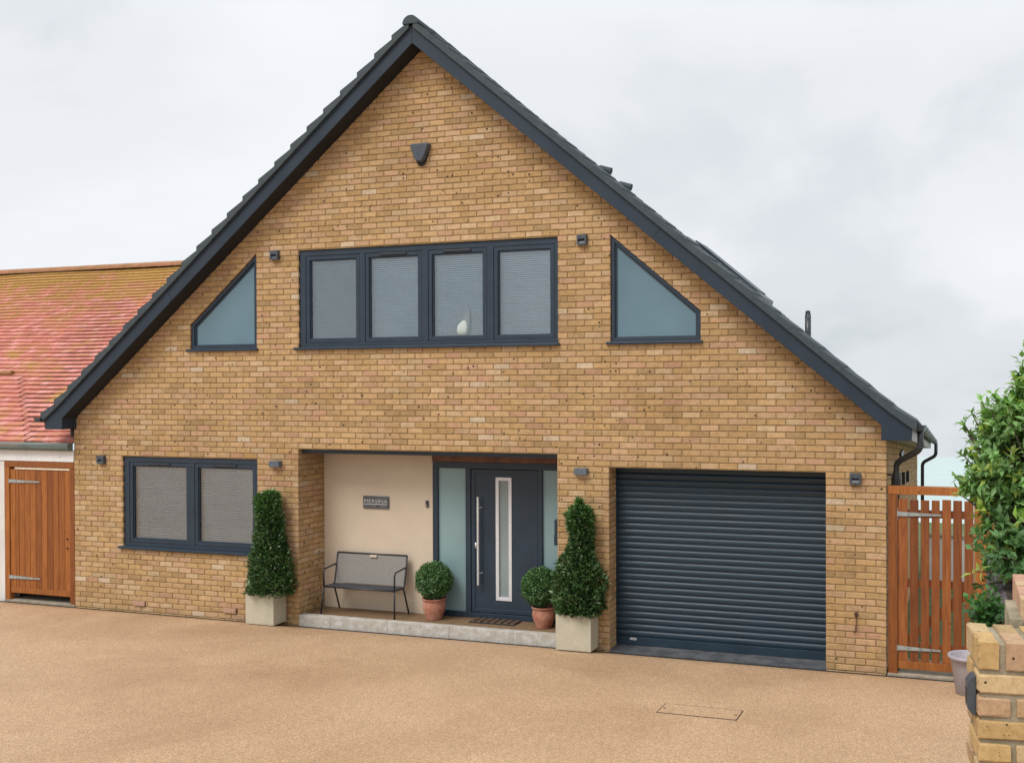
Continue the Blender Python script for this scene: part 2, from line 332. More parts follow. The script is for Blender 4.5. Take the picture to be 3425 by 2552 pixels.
def leaf_mat(name, rough=0.4, trans=0.25, spec=0.5):
    m = bpy.data.materials.new(name); m.use_nodes = True; t = m.node_tree; t.nodes.clear()
    a = N(t, 'ShaderNodeAttribute'); a.attribute_name = 'tint'
    p = N(t, 'ShaderNodeBsdfPrincipled'); L(t, a.outputs['Color'], p.inputs['Base Color']); setp(p, Roughness=rough, Specular_IOR_Level=spec)
    tr = N(t, 'ShaderNodeBsdfTranslucent'); c = mixc(t, 1.0, a.outputs['Color'], (1.3, 1.7, 0.6), 'MULTIPLY'); L(t, c, tr.inputs[0])
    mix = N(t, 'ShaderNodeMixShader'); mix.inputs[0].default_value = trans; L(t, p.outputs[0], mix.inputs[1]); L(t, tr.outputs[0], mix.inputs[2])
    o = N(t, 'ShaderNodeOutputMaterial'); L(t, mix.outputs[0], o.inputs[0]); return m
M_LEAF = leaf_mat('bay leaves', 0.36, 0.15, 0.5); M_BOX = leaf_mat('box leaves', 0.45, 0.2, 0.4); M_BUSH = leaf_mat('bush leaves', 0.42, 0.3, 0.4)
def sea_mat():
    m, t, p = newmat('misty sea water'); v = pos(t, (0.02, 0.2, 1))
    r = ramp(t, noise(t, v, 3.0, 4.0), [(0.3, (0.36, 0.46, 0.45)), (0.7, (0.46, 0.55, 0.54))])
    L(t, r.outputs[0], p.inputs['Base Color']); setp(p, Roughness=0.45, Specular_IOR_Level=0.3); return m
M_SEA = sea_mat()

# ------------------------------------------------------------------ ground
SH = 0.068                                  # the plot falls this much per metre behind the facade
def shz(y): return -SH * y if y > 0 else 0.0
def gz(y):
    if y >= 0: return -0.03 - SH * y
    d = -y - 0.085
    return -0.004 + (0.19 * min(max(d, 0), 0.25) + 0.05 * max(d - 0.25, 0) if d > 0 else 0)
mb = MB(); ys = [-60, -30, -16, -13, -11, -9, -7, -5, -3.5, -2.5, -1.8, -1.2, -0.8, -0.55, -0.4, -0.335, -0.25, -0.16, -0.085]
vs = []
for y in ys: vs += [(-45, y, gz(max(y, -13))), (60, y, gz(max(y, -13)))]
vs += [(-45, -0.085, -0.25), (60, -0.085, -0.25)]
mb.add(vs, [(2 * i, 2 * i + 1, 2 * i + 3, 2 * i + 2) for i in range(len(ys))])
obj('driveway', mb.mesh(), M_GRAVEL, kind='structure', label='tan resin bound gravel driveway')
mb = MB(); mb.add([(-45, -0.085, -0.06), (60, -0.085, -0.06), (60, 0.6, -0.07), (-45, 0.6, -0.07), (60, 28, -1.95), (-45, 28, -1.95), (60, 40, -40), (-45, 40, -40)],
                  [(0, 1, 2, 3), (3, 2, 4, 5), (5, 4, 6, 7)])
obj('ground', mb.mesh(), M_LAWN, kind='structure', label='rough garden ground falling away behind the house')
mb = MB(); mb.add([(-800, 30, -38), (800, 30, -38), (800, 602, -38), (-800, 602, -38)], [(0, 1, 2, 3)])
obj('sea', mb.mesh(), M_SEA, kind='structure', label='pale misty sea beyond the garden')
# drainage channel at the foot of the wall
mb = MB(); mb.box(-1.5, 12.9, -0.084, -0.012, -0.05, -0.012)
dc = obj('drainage_channel', mb.mesh(), M_CHAN, kind='structure', label='narrow black drainage channel along the foot of the house wall')
g = MB()
for i in range(360):
    x = -1.48 + i * 0.04
    g.box(x, x + 0.012, -0.078, -0.022, -0.011, -0.006)
obj('grating', g.mesh(), M_BLACK, parent=dc, kind='stuff')
box('gate_threshold', -1.38, -0.002, -0.01, 0.9, -0.05, 0.02, M_CONC, kind='structure', label='bare concrete threshold under the left gate', bevel=0.004)
box('path', 11.70, 13.2, -0.01, 0.7, -0.05, 0.012, M_CONC, kind='structure', label='brown concrete path under the right gate', bevel=0.004)

# ------------------------------------------------------------------ brickwork
def clip(poly, a, b, c):
    """keep a*x+b*z<=c"""
    out = []
    for i in range(len(poly)):
        p, q = poly[i], poly[(i + 1) % len(poly)]
        dp, dq = a * p[0] + b * p[1] - c, a * q[0] + b * q[1] - c
        if dp <= 0: out.append(p)
        if (dp < 0 < dq) or (dq < 0 < dp):
            t_ = dp / (dp - dq); out.append((p[0] + t_ * (q[0] - p[0]), p[1] + t_ * (q[1] - p[1])))
    return out
def area(p): return 0.5 * sum(p[i][0] * p[(i + 1) % len(p)][1] - p[(i + 1) % len(p)][0] * p[i][1] for i in range(len(p)))
def subtract(poly, hole):
    """hole: convex ccw polygon"""
    out = []; rest = poly
    for i in range(len(hole)):
        p, q = hole[i], hole[(i + 1) % len(hole)]
        a, b = (q[1] - p[1]), -(q[0] - p[0]); c = a * p[0] + b * p[1]
        o = clip(rest, -a, -b, -c)
        if len(o) > 2 and abs(area(o)) > 1e-5: out.append(o)
        rest = clip(rest, a, b, c)
        if len(rest) < 3: break
    return out
def outside(poly, hole):
    x0, x1 = min(p[0] for p in poly), max(p[0] for p in poly); z0, z1 = min(p[1] for p in poly), max(p[1] for p in poly)
    hx0, hx1 = min(p[0] for p in hole), max(p[0] for p in hole); hz0, hz1 = min(p[1] for p in hole), max(p[1] for p in hole)
    return x1 <= hx0 + 1e-6 or x0 >= hx1 - 1e-6 or z1 <= hz0 + 1e-6 or z0 >= hz1 - 1e-6
PAL = [((0.45, 0.294, 0.148), 36), ((0.42, 0.27, 0.125), 22), ((0.462, 0.30, 0.172), 20), ((0.435, 0.262, 0.158), 6), ((0.475, 0.335, 0.195), 9), ((0.365, 0.238, 0.116), 9), ((0.515, 0.40, 0.275), 2)]
def brick_col():
    r = rnd.random() * sum(w for _, w in PAL)
    for c, w in PAL:
        r -= w
        if r <= 0: break
    k = rnd.uniform(0.90, 1.09); h = rnd.uniform(-0.02, 0.02)
    return (c[0] * k * 1.0, c[1] * k * (1 - h), c[2] * k * (1 - 2 * h))
def brick_geo(mb, poly, P, col, prot=0.0, depth=0.055, jit=0.0016):
    """poly (s,z) ccw -> bevelled brick; P(s,z,n) maps to world, n is outward"""
    pts = []
    for i in range(len(poly)):
        p, q = poly[i], poly[(i + 1) % len(poly)]; ln = math.hypot(q[0] - p[0], q[1] - p[1])
        k = 3 if ln > 0.15 else (2 if ln > 0.07 else 1)
        for j in range(k):
            t_ = j / k; pts.append((p[0] + (q[0] - p[0]) * t_ + rnd.uniform(-jit, jit), p[1] + (q[1] - p[1]) * t_ + rnd.uniform(-jit, jit)))
    n = len(pts); cx = sum(p[0] for p in pts) / n; cz = sum(p[1] for p in pts) / n
    w = max(abs(p[0] - cx) for p in pts); h = max(abs(p[1] - cz) for p in pts)
    ins = [(p[0] - math.copysign(min(0.005, w * .3), p[0] - cx), p[1] - math.copysign(min(0.005, h * .3), p[1] - cz)) if abs(p[1] - cz) > h * 0.5 or abs(p[0] - cx) > w * .9 else p for p in pts]
    vs = [P(p[0], p[1], prot) for p in ins] + [P(p[0], p[1], prot - 0.005) for p in pts] + [P(p[0], p[1], prot - depth) for p in pts]
    fs = [tuple(range(n))]
    for i in range(n):
        j = (i + 1) % n
        fs.append((i, n + i, n + j, j)); fs.append((n + i, 2 * n + i, 2 * n + j, n + j))
    mb.add(vs, fs, col)
APX, LOWZ, SLP = 5.85, 7.605, 0.829
def low(x): return LOWZ - SLP * abs(x - APX)
HOLES = [[(3.94, 3.752), (7.735, 3.752), (7.735, 5.09), (3.94, 5.09)], [(0.905, 0.905), (3.25, 0.905), (3.25, 2.243), (0.905, 2.243)],
         [(3.92, -0.3), (7.72, -0.3), (7.72, 2.395), (3.92, 2.395)], [(8.40, -0.3), (11.02, -0.3), (11.02, 2.245), (8.40, 2.245)],
         [(2.13, 3.765), (3.255, 3.765), (3.255, 5.085), (2.13, 4.125)], [(8.425, 3.765), (9.555, 3.765), (9.555, 4.13), (8.425, 5.085)],
         [(1.094, 0.09), (1.309, 0.09), (1.309, 0.155), (1.094, 0.155)], [(2.68, 0.09), (2.895, 0.09), (2.895, 0.155), (2.68, 0.155)]]
house = thing('house', 'large yellow brick house with steep grey gabled roof and anthracite windows', 'house')
def Pf(s, z, n): return (s, -n, z)
def wall_face(P, s0, s1, zr, topf, holes, phase, zfun=None, prot=0.0, cand=None, name='brickwork', parent=None, lines=(), dsc=1.0):
    mort = MB(); br = MB(); k0, k1 = zr
    for k in range(k0, k1):
        z0 = 0.075 * k; ph = phase if k % 2 == 0 else phase + 0.1125
        n0 = int((s0 - ph) / 0.225) - 2; n1 = int((s1 - ph) / 0.225) + 2
        for n_ in range(n0, n1):
            a, b = ph + 0.225 * n_, ph + 0.225 * (n_ + 1)
            a, b = max(a, s0), min(b, s1)
            if b - a < 0.004: continue
            cell = [(a, z0), (b, z0), (b, z0 + 0.075), (a, z0 + 0.075)]
            j = 0.005; brk = [(a + (j if a > s0 else 0), z0 + j), (b - (j if b < s1 else 0), z0 + j), (b - (j if b < s1 else 0), z0 + 0.075 - j), (a + (j if a > s0 else 0), z0 + 0.075 - j)]
            for (pl, isb) in ((cell, False), (brk, True)):
                ps = [pl]
                for (la, lb, lc) in lines:
                    ps = [q for q in (clip(p, la, lb, lc) for p in ps) if len(q) > 2]
                whole = len(ps) == 1 and len(ps[0]) == 4
                for h in holes:
                    if all(outside(p, h) for p in ps): continue
                    whole = False
                    ps = [q for p in ps for q in ([p] if outside(p, h) else subtract(p, h))]
                for p in ps:
                    if abs(area(p)) < (2.5e-4 if isb else 1e-6): continue
                    if isb:
                        if min(max(q[0] for q in p) - min(q[0] for q in p), max(q[1] for q in p) - min(q[1] for q in p)) < 0.018: continue
                        pr = prot + rnd.uniform(-0.0015, 0.0025)
                        if cand is not None and whole and b - a > 0.22 and abs(area(p)) > 0.0135:
                            cand.append((a, z0, pr)); continue
                        brick_geo(br, p, P, brick_col(), pr)
                    else:
                        mort.add([P(q[0], q[1], prot - 0.0075) for q in p], [tuple(range(len(p)))])
    return mort, br
cand = []
lines = [(-SLP, 1, LOWZ - SLP * APX + 0.02), (SLP, 1, LOWZ + SLP * APX + 0.02)]
mort, br = wall_face(Pf, 0.0, 11.69, (-1, 103), None, HOLES, 0.101, cand=cand, lines=lines)
front = obj('front_wall', mort.mesh(), M_MORTAR, parent=house)
def psize(c):
    d = (Vector((c[0], 0, c[1])) - CAMP).length; return -d
cand.sort(key=psize, reverse=True)
def brick_variant():
    b = MB(); brick_geo(b, [(0.005, 0.005), (0.22, 0.005), (0.22, 0.07), (0.005, 0.07)], Pf, (1, 1, 1), 0.0); return b.mesh('brick')
variants = [brick_variant() for _ in range(12)]
for i, (a, z0, pr) in enumerate(cand):
    if i < 300:
        o = obj('brick', variants[i % 12], M_BRICKO, parent=front); o.location = (a, -pr, z0); o.color = (*brick_col(), 1)
    else:
        brick_geo(br, [(a + 0.005, z0 + 0.005), (a + 0.22, z0 + 0.005), (a + 0.22, z0 + 0.07), (a + 0.005, z0 + 0.07)], Pf, brick_col(), pr)
obj('brickwork', br.mesh(cols=True), M_BRICK, parent=front, kind='stuff')
# returns: porch left reveal, garage left reveal (both face +x), right side wall
def Pr(x): return lambda s, z, n: (x + n, s, z)
def side(x, y1, zr, name, sh=0.0):
    P = lambda s, z, n: (x + n, s, z - sh * s)
    m_, b_ = wall_face(P, 0.0, y1, zr, None, [], 0.1125)
    w = obj(name, m_.mesh(), M_MORTAR, parent=house); obj('brickwork', b_.mesh(cols=True), M_BRICK, parent=w, kind='stuff'); return w
side(3.92 - 0.0005, 0.60, (0, 32), 'porch_reveal'); side(8.40 - 0.0005, 0.31, (0, 30), 'garage_reveal')
side(11.69 - 0.0005, 11.0, (-1, 36), 'side_wall', SH)
# plain hidden walls that close the building
mb = MB(); mb.prism([(0.02, -0.9), (11.66, -0.9), (11.66, 2.7), (APX, 7.4), (0.02, 2.7)], 10.98, 11.0, fn=lambda x, y, z: (x, y, z - SH * y))
mb.add([(0.0, 0.05, -0.1), (0.0, 11, -0.9), (0.0, 11, 2.0), (0.0, 0.05, 2.75)], [(0, 3, 2, 1)])
mb.box(7.725, 7.75, 0.05, 0.6, -0.1, 2.4); mb.box(11.025, 11.05, 0.05, 0.32, -0.1, 2.4)
obj('rear_wall', mb.mesh(), M_MORTAR, parent=house)
mb = MB()
mb.add([(0.05, 0.95, -0.1), (11.6, 0.95, -0.1), (11.6, 0.95, 2.7), (APX, 0.95, 7.3), (0.05, 0.95, 2.7)], [(0, 1, 2, 3, 4)])
mb.add([(0.3, 0.06, 3.0), (11.4, 0.06, 3.0), (11.4, 0.95, 3.0), (0.3, 0.95, 3.0)], [(0, 1, 2, 3)])
mb.add([(0.05, 0.06, 0.3), (3.8, 0.06, 0.3), (3.8, 0.95, 0.3), (0.05, 0.95, 0.3)], [(0, 1, 2, 3)])
obj('room_lining', mb.mesh(), M_INT, parent=house)

# ------------------------------------------------------------------ roof, barge boards, soffit
D0 = -0.25
def up(x): return low(x) + 0.235
mb = MB()
mb.prism([(-0.27, 2.63), (0.05, 2.63), (0.05, 2.797), (APX, LOWZ), (APX, LOWZ + 0.235), (0.02, up(0.02)), (-0.16, 2.90), (-0.30, 2.79)], D0, D0 + 0.02)
obj('barge_board', mb.mesh(), M_BARGE, parent=house, bevel=0.004)
mb = MB()
mb.prism([(11.97, 2.63), (11.65, 2.63), (11.65, 2.797), (APX + 0.002, LOWZ), (APX + 0.002, LOWZ + 0.235), (11.68, up(11.68)), (11.84, 2.905), (11.98, 2.81)], D0, D0 + 0.02)
obj('barge_board', mb.mesh(), M_BARGE, parent=house, bevel=0.004)
# overlapping joint covers on the boards
for x in (2.02, 9.02):
    mb = MB(); sg = -1 if x < APX else 1; tx, tz = 0.769, -0.638 * sg
    c0 = (x, low(x) + 0.02); nx, nz = 0.638 * sg, 0.769
    w = 0.03
    mb.prism([(c0[0] - tx * w, c0[1] - tz * w), (c0[0] + tx * w, c0[1] + tz * w), (c0[0] + tx * w + nx * .165, c0[1] + tz * w + nz * .165), (c0[0] - tx * w + nx * .165, c0[1] - tz * w + nz * .165)], D0 - 0.004, D0 + 0.001)
    obj('joint_cover', mb.mesh(), M_BARGE, parent=house)
mb = MB()
mb.prism([(0.05, 2.80), (APX, LOWZ + 0.003), (11.65, 2.80), (11.65, 2.815), (APX, LOWZ + 0.02), (0.05, 2.815)], D0 + 0.02, 0.004)
obj('soffit', mb.mesh(), M_SOFD, parent=house)
mb = MB(); mb.box(-0.265, 0.048, D0 + 0.02, 0.003, 2.632, 2.80)
obj('eaves_box', mb.mesh(), M_BARGE, parent=house)
# right eaves: fascia and pale soffit running back along the side
mb = MB()
f_ = lambda x, y, z: (x, y, z - SH * max(y, 0))
mb.prism([(11.66, 2.64), (11.955, 2.64), (11.955, 2.665), (11.66, 2.665)], D0 + 0.022, 11.0, fn=f_)
obj('eaves_soffit', mb.mesh(), M_SOFF, parent=house)
mb = MB(); mb.prism([(11.957, 2.635), (11.975, 2.635), (11.975, 2.79), (11.957, 2.79)], D0 + 0.022, 11.0, fn=f_)
obj('fascia', mb.mesh(), M_SOFF, parent=house)

TOPO = 0.335
roof = obj('roof', MB().prism([(-0.27, up(-0.27) - 0.01), (APX, LOWZ + 0.235), (11.97, up(11.97) - 0.01), (11.97, up(11.97) - 0.05), (APX, LOWZ + 0.19), (-0.27, up(-0.27) - 0.05)], 0.01, 11.05, fn=lambda x, y, z: (x, y, z - SH * max(y, 0))).mesh(), M_SLATE, parent=house)
ROWS = 24; g_ = 0.335; dx = 6.15 / ROWS
def tile_course(mb, sg, k, ya, yb, seg, wave=True, lip=0.0):
    """one course of the roof: sg=-1 left slope, +1 right; x runs from ridge outwards"""
    xa, xb = dx * k, dx * (k + 1) + 0.018
    za, zb = LOWZ + TOPO - 0.03 - SLP * xa, LOWZ + TOPO - 0.008 - SLP * xb
    if k >= ROWS - 1: zb += 0.03
    n = max(1, int(round((yb - ya) / seg))); vs = []
    for i in range(n + 1):
        y = ya + (yb - ya) * i / n; w = (0.5 + 0.5 * math.cos(2 * math.pi * (y - ya) / 0.3 + math.pi)) ** 1.5 * 0.02 if wave else 0
        s_ = -SH * max(y, 0)
        vs += [(APX + sg * xa, y, za + w + s_), (APX + sg * xb, y, zb + w + s_), (APX + sg * xb, y, zb + w + s_ - 0.03)]
    fs = []
    for i in range(n):
        a = 3 * i; b = a + 3
        fs += [(a, a + 1, b + 1, b), (a + 1, a + 2, b + 2, b + 1)]
    if sg < 0: fs = [f[::-1] for f in fs]
    mb.add(vs, fs)
for sg in (-1, 1):
    mb = MB()
    for k in range(ROWS): tile_course(mb, sg, k, 0.03, 11.1, 0.05)
    obj('roof_tiles', mb.mesh(), M_SLATE, parent=roof, kind='stuff')
    for k in range(ROWS):       # the cloaked verge tiles along the gable edge, one by one
        mb = MB(); xa, xb = dx * k + (0.03 if k == 0 else 0), dx * (k + 1) + 0.022
        j = rnd.uniform(-0.004, 0.004)
        za, zb = LOWZ + TOPO - (0.045 if sg < 0 else 0.034) - SLP * xa, LOWZ + TOPO + (0.016 if sg < 0 else -0.004) + j * .5 - SLP * xb
        if k == ROWS - 1: zb += 0.035
        if k == ROWS - 2: zb += 0.012
        kick = 0.03 if k == ROWS - 1 else 0.0
        mb.prism([(APX + sg * xa, za), (APX + sg * xb, zb), (APX + sg * xb, LOWZ + TOPO - .122 - SLP * xb + kick), (APX + sg * xa, LOWZ + TOPO - .122 - SLP * xa)], D0 - 0.035 + rnd.uniform(-.002, .002), 0.029)
        obj('verge_tile', mb.mesh(), M_SLATE, parent=roof, bevel=0.003)
for i in range(25):
    y0 = D0 - 0.045 + i * 0.45; mb = MB(); vs = []; zb = LOWZ + TOPO
    for y, rr in ((y0, 0.108), (y0 + 0.44, 0.102)):
        for q in range(9):
            w = math.pi * (q / 8); s_ = -SH * max(y, 0)
            vs.append((APX + rr * math.cos(w) * 1.05, y, zb - 0.105 + rr * math.sin(w) + s_ + 0.005))
    mb.add(vs, [(q, q + 1, 9 + q + 1, 9 + q) for q in range(8)] + [tuple(range(8, -1, -1))])
    if i < 25: obj('ridge_tile', mb.mesh(), M_SLATE, parent=roof)
# roof window and hooded vents on the right slope
rw = obj('roof_window', MB().prism([(8.72, 5.40), (8.76, 5.60), (9.86, 4.70), (9.80, 4.50)], 2.4, 3.3, fn=lambda x, y, z: (x, y, z - 0.20)).mesh(), M_GUT, parent=house, bevel=0.008)
obj('pane', MB().prism([(8.86, 5.53), (8.87, 5.545), (9.76, 4.80), (9.75, 4.785)], 2.5, 3.2, fn=lambda x, y, z: (x, y, z - 0.195)).mesh(), M_GARAGE, parent=rw)
for (x, l) in ((7.62, 0.24), (7.92, 0.24)):
    zc = LOWZ + TOPO - SLP * (x - APX) - 0.165
    mb = MB(); mb.tube([(x - 0.12, 1.9, zc + 0.03), (x, 1.9, zc + 0.04), (x + 0.16, 1.9, zc - 0.02)], [0.02, 0.045, 0.055], 10)
    obj('roof_vent', mb.mesh(), M_SLATE, parent=house, smooth=False)
# flue
fl = obj('flue', MB().tube([(10.41, 3, 3.7), (10.41, 3, 4.235)], 0.044, 16).mesh(), M_GUT, parent=house, smooth=True)
mb = MB()
for j in range(10):
    w = 2 * math.pi * j / 10; mb.tube([(10.41 + .042 * math.cos(w), 3 + .042 * math.sin(w), 4.23), (10.41 + .028 * math.cos(w), 3 + .028 * math.sin(w), 4.315)], 0.005, 5)
mb.tube([(10.41, 3, 4.305), (10.41, 3, 4.325)], 0.032, 12)
obj('terminal_cage', mb.mesh(), M_GUT, parent=fl)

# gutters and downpipes
def gutter(x, z, y0, y1, shear, name='gutter', mat=M_GUT, r=0.062):
    mb = MB(); vs = []; ny = 12
    for i in range(ny + 1):
        y = y0 + (y1 - y0) * i / ny
        for q in range(11):
            w = math.pi + math.pi * q / 10; vs.append((x + r * math.cos(w), y, z + r * math.sin(w) - (shear * max(y, 0))))
    fs = [(i * 11 + q, i * 11 + q + 1, (i + 1) * 11 + q + 1, (i + 1) * 11 + q) for i in range(ny) for q in range(10)]
    fs += [tuple(range(10, -1, -1))]
    mb.add(vs, fs); o = obj(name, mb.mesh(), mat, parent=house); s = o.modifiers.new('solid', 'SOLIDIFY'); s.thickness = 0.004; return o
gr_ = gutter(12.045, 2.80, -0.2, 11.0, SH)
mb = MB()
for i in range(11): y = 0.2 + i; mb.tube([(12.045 - .066, y, 2.805 - SH * y)] + [(12.045 + .066 * math.cos(math.pi + math.pi * q / 8), y, 2.80 - SH * y + .066 * math.sin(math.pi + math.pi * q / 8)) for q in range(9)], 0.008, 5)
obj('gutter_bracket', mb.mesh(), M_GUT, parent=gr_)
gutter(-0.352, 2.80, -0.31, 0.0, 0)
def pipe(pts, r=0.034, name='downpipe'):
    return obj(name, MB().tube(fillet(pts, 0.07, 6), r, 14).mesh(), M_GUT, parent=house, smooth=True)
p1 = pipe([(12.06, -0.13, 2.76), (12.06, -0.13, 2.53), (11.79, 0.17, 2.36), (11.79, 0.17, 0.0)])
mb = MB(); mb.tube([(12.06, -0.13, 2.545), (12.06, -0.13, 2.60)], 0.041, 14); mb.tube([(11.79, .17, 2.20), (11.79, .17, 2.25)], 0.041, 14); mb.box(11.69, 11.79, 0.162, 0.178, 2.21, 2.235)
obj('pipe_collar', mb.mesh(), M_GUT, parent=p1)
pipe([(12.10, 9.3, 2.10), (12.10, 9.3, 1.85), (11.84, 9.3, 1.70), (11.84, 9.3, -0.6)], 0.034)
pipe([(-0.17, 0.13, 2.70), (-0.17, 0.13, 2.52), (-0.05, 0.3, 2.36), (-0.05, 0.3, 0.0)], 0.03)
# small vents and pipe ends on the side wall
for i, y in enumerate((1.0, 2.3, 3.7, 5.2)):
    z = 2.12 - SH * y + (0.0)
    obj('wall_vent', MB().box(11.69, 11.74, y, y + 0.13, z - 0.09, z + 0.09).mesh(), M_DARK, parent=house, bevel=0.01)
box('vent_grille', 11.69, 11.72, 3.0, 3.7, 2.16, 2.30, M_DARK, parent=house)

# ------------------------------------------------------------------ windows
def frame_rect(mb, x0, x1, z0, z1, w, y0, y1, wt=None):
    wt = wt or w
    mb.box(x0, x1, y0, y1, z0, z0 + w); mb.box(x0, x1, y0, y1, z1 - wt, z1)
    mb.box(x0, x0 + w, y0, y1, z0 + w, z1 - wt); mb.box(x1 - w, x1, y0, y1, z0 + w, z1 - wt)
def inset(poly, d):
    """ccw convex polygon offset inwards"""
    ls = []
    for i in range(len(poly)):
        p, q = poly[i], poly[(i + 1) % len(poly)]; ex, ez = q[0] - p[0], q[1] - p[1]; l = math.hypot(ex, ez); nx, nz = -ez / l, ex / l
        ls.append(((p[0] + nx * d, p[1] + nz * d), (ex, ez)))
    out = []
    for i in range(len(ls)):
        (p, u), (q, v) = ls[i - 1], ls[i]; den = u[0] * v[1] - u[1] * v[0]; t_ = ((q[0] - p[0]) * v[1] - (q[1] - p[1]) * v[0]) / den
        out.append((p[0] + u[0] * t_, p[1] + u[1] * t_))
    return out
def ring(mb, a, b, y0, y1):
    n = len(a)
    vs = [(p[0], y0, p[1]) for p in a] + [(p[0], y0, p[1]) for p in b] + [(p[0], y1, p[1]) for p in a] + [(p[0], y1, p[1]) for p in b]
    fs = []
    for i in range(n):
        j = (i + 1) % n
        fs += [(i, j, n + j, n + i), (n + i, n + j, 3 * n + j, 3 * n + i), (j, i, 2 * n + i, 2 * n + j), (2 * n + j, 2 * n + i, 3 * n + i, 3 * n + j)]
    mb.add(vs, fs)
def R4(x0, x1, z0, z1): return [(x0, z0), (x1, z0), (x1, z1), (x0, z1)]
def casement(label, X0, X1, Z0, Z1, lights, vents):
    mb = MB(); outer = R4(X0, X1, Z0, Z1)
    zs0, zs1 = Z0 + 0.055, Z1 - 0.075
    frame = MB(); frame.box(X0, X1, 0.028, 0.10, Z0, zs0); frame.box(X0, X1, 0.028, 0.10, zs1, Z1)
    edges = [X0] + [v for l in lights for v in l] + [X1]
    for i in range(0, len(edges), 2): frame.box(edges[i], edges[i + 1], 0.028, 0.10, zs0, zs1)
    w = obj('window', frame.mesh(), M_ANTH, parent=house, bevel=0.004, label=label)
    for i, (a, b) in enumerate(lights):
        m_ = MB(); A = R4(a + 0.004, b - 0.004, zs0 + 0.004, zs1 - 0.004); ring(m_, A, inset(A, 0.052), 0.034, 0.085)
        B = inset(A, 0.053); ring(m_, B, inset(B, 0.013), 0.048, 0.085)
        obj('sash', m_.mesh(), M_ANTH, parent=w, bevel=0.003)
        m_ = MB(); m_.add([(p[0], 0.066, p[1]) for p in inset(A, 0.05)], [(0, 1, 2, 3)]); obj('pane', m_.mesh(), M_GLASS, parent=w)
        if i in vents:
            c = (a + b) / 2 + 0.0
            obj('trickle_vent', MB().box(c - 0.2, c + 0.2, 0.012, 0.034, zs1 - 0.036, zs1 - 0.012).mesh(), M_DARK, parent=w, bevel=0.004)
    obj('sill', MB().box(X0 - 0.06, X1 + 0.03, -0.045, 0.06, Z0 - 0.032, Z0 + 0.002).mesh(), M_ANTH, parent=w, bevel=0.005)
    return w
UL = [(4.037, 4.88), (4.963, 5.815), (5.906, 6.75), (6.844, 7.683)]
LL = [(1.0, 2.07), (2.162, 3.205)]
casement('wide four light upper window', 3.943, 7.732, 3.772, 5.087, UL, (1, 2))
casement('two light lower window', 0.908, 3.247, 0.937, 2.24, LL, (0, 1))
def fixed(label, poly):
    m_ = MB(); ring(m_, poly, inset(poly, 0.045), 0.025, 0.10); w = obj('window', m_.mesh(), M_ANTH, parent=house, bevel=0.004, label=label)
    m_ = MB(); q = inset(poly, 0.046); ring(m_, q, inset(q, 0.02), 0.042, 0.09); obj('glazing_bead', m_.mesh(), M_ANTH, parent=w, bevel=0.003)
    q = inset(poly, 0.06); m_ = MB(); m_.add([(p[0], 0.06, p[1]) for p in q], [tuple(range(4))]); obj('pane', m_.mesh(), M_FROST, parent=w)
    x0, x1 = min(p[0] for p in poly), max(p[0] for p in poly)
    obj('sill', MB().box(x0 - 0.05, x1 + 0.03, -0.04, 0.05, 3.742, 3.775).mesh(), M_ANTH, parent=w, bevel=0.005)
fixed('left frosted window with sloping head', [(2.132, 3.773), (3.252, 3.773), (3.252, 5.078), (2.132, 4.122)])
fixed('right frosted window with sloping head', [(8.428, 3.773), (9.552, 3.773), (9.552, 4.128), (8.428, 5.08)])

def blind(x0, x1, z0, z1, label, tilt, pitch=0.028, mat=M_BLIND, y=0.125, wd=0.025):
    t = thing('venetian_blind', label, 'blind', ((x0 + x1) / 2, y, z1), group=None)
    hw = (x1 - x0) / 2; a = R_(tilt); c, s = math.cos(a), math.sin(a)
    m_ = MB(); pr = []
    for q in range(4):
        u = (q / 3 - 0.5); arch = 0.0022 * (1 - (2 * u) ** 2)
        pr.append((u * wd * c - arch * s, u * wd * s + arch * c))
    vs = [(sx, p[0], p[1]) for sx in (-hw, hw) for p in pr] + [(sx, p[0] + .0008 * s, p[1] - 0.0008 * c) for sx in (-hw, hw) for p in pr]
    fs = []
    for q in range(3): fs += [(q, 4 + q, 5 + q, q + 1), (8 + q + 1, 12 + q + 1, 12 + q, 8 + q)]
    m_.add(vs, fs + [(0, 8, 12, 4), (3, 7, 15, 11)]); me = m_.mesh('slat')
    n = int((z1 - z0 - 0.04) / pitch)
    for i in range(n):
        o = obj('slat', me, mat, parent=t); o.location = (0, rnd.uniform(-.0005, .0005), -0.035 - i * pitch); o.rotation_euler = (R_(rnd.uniform(-1.5, 1.5)), 0, 0)
    hm = MB(); hm.box(-hw, hw, -0.014, 0.014, -0.022, 0.0); obj('headrail', hm.mesh(), mat, parent=t)
    hm = MB(); hm.box(-hw, hw, -0.012, 0.012, -0.04 - n * pitch, -0.028 - n * pitch); obj('bottom_rail', hm.mesh(), mat, parent=t)
    hm = MB()
    for sx in (-hw * .6, hw * .6): hm.tube([(sx, -0.013, -0.02), (sx, -0.013, -0.03 - n * pitch)], 0.0012, 4)
    obj('ladder_cord', hm.mesh(), mat, parent=t)
zu0, zu1 = 3.86, 4.985
blind(4.085, 4.835, zu0, zu1, 'grey nearly closed blind in the leftmost pane of the wide upper window', 62, mat=M_BLINDG)
blind(5.01, 5.77, zu0, zu1, 'bright white blind in the second pane from left of the wide upper window', 52, mat=M_BLINDB)
blind(5.955, 6.70, zu0, zu1, 'pale blind behind the white ornament in the third pane of the wide upper window', 52, mat=M_BLINDB)
blind(6.89, 7.635, zu0, zu1, 'pale blind in the rightmost pane of the wide upper window', 52, mat=M_BLINDB)
blind(1.045, 2.025, 1.03, 2.135, 'white venetian blind in the left pane of the lower window', 40)
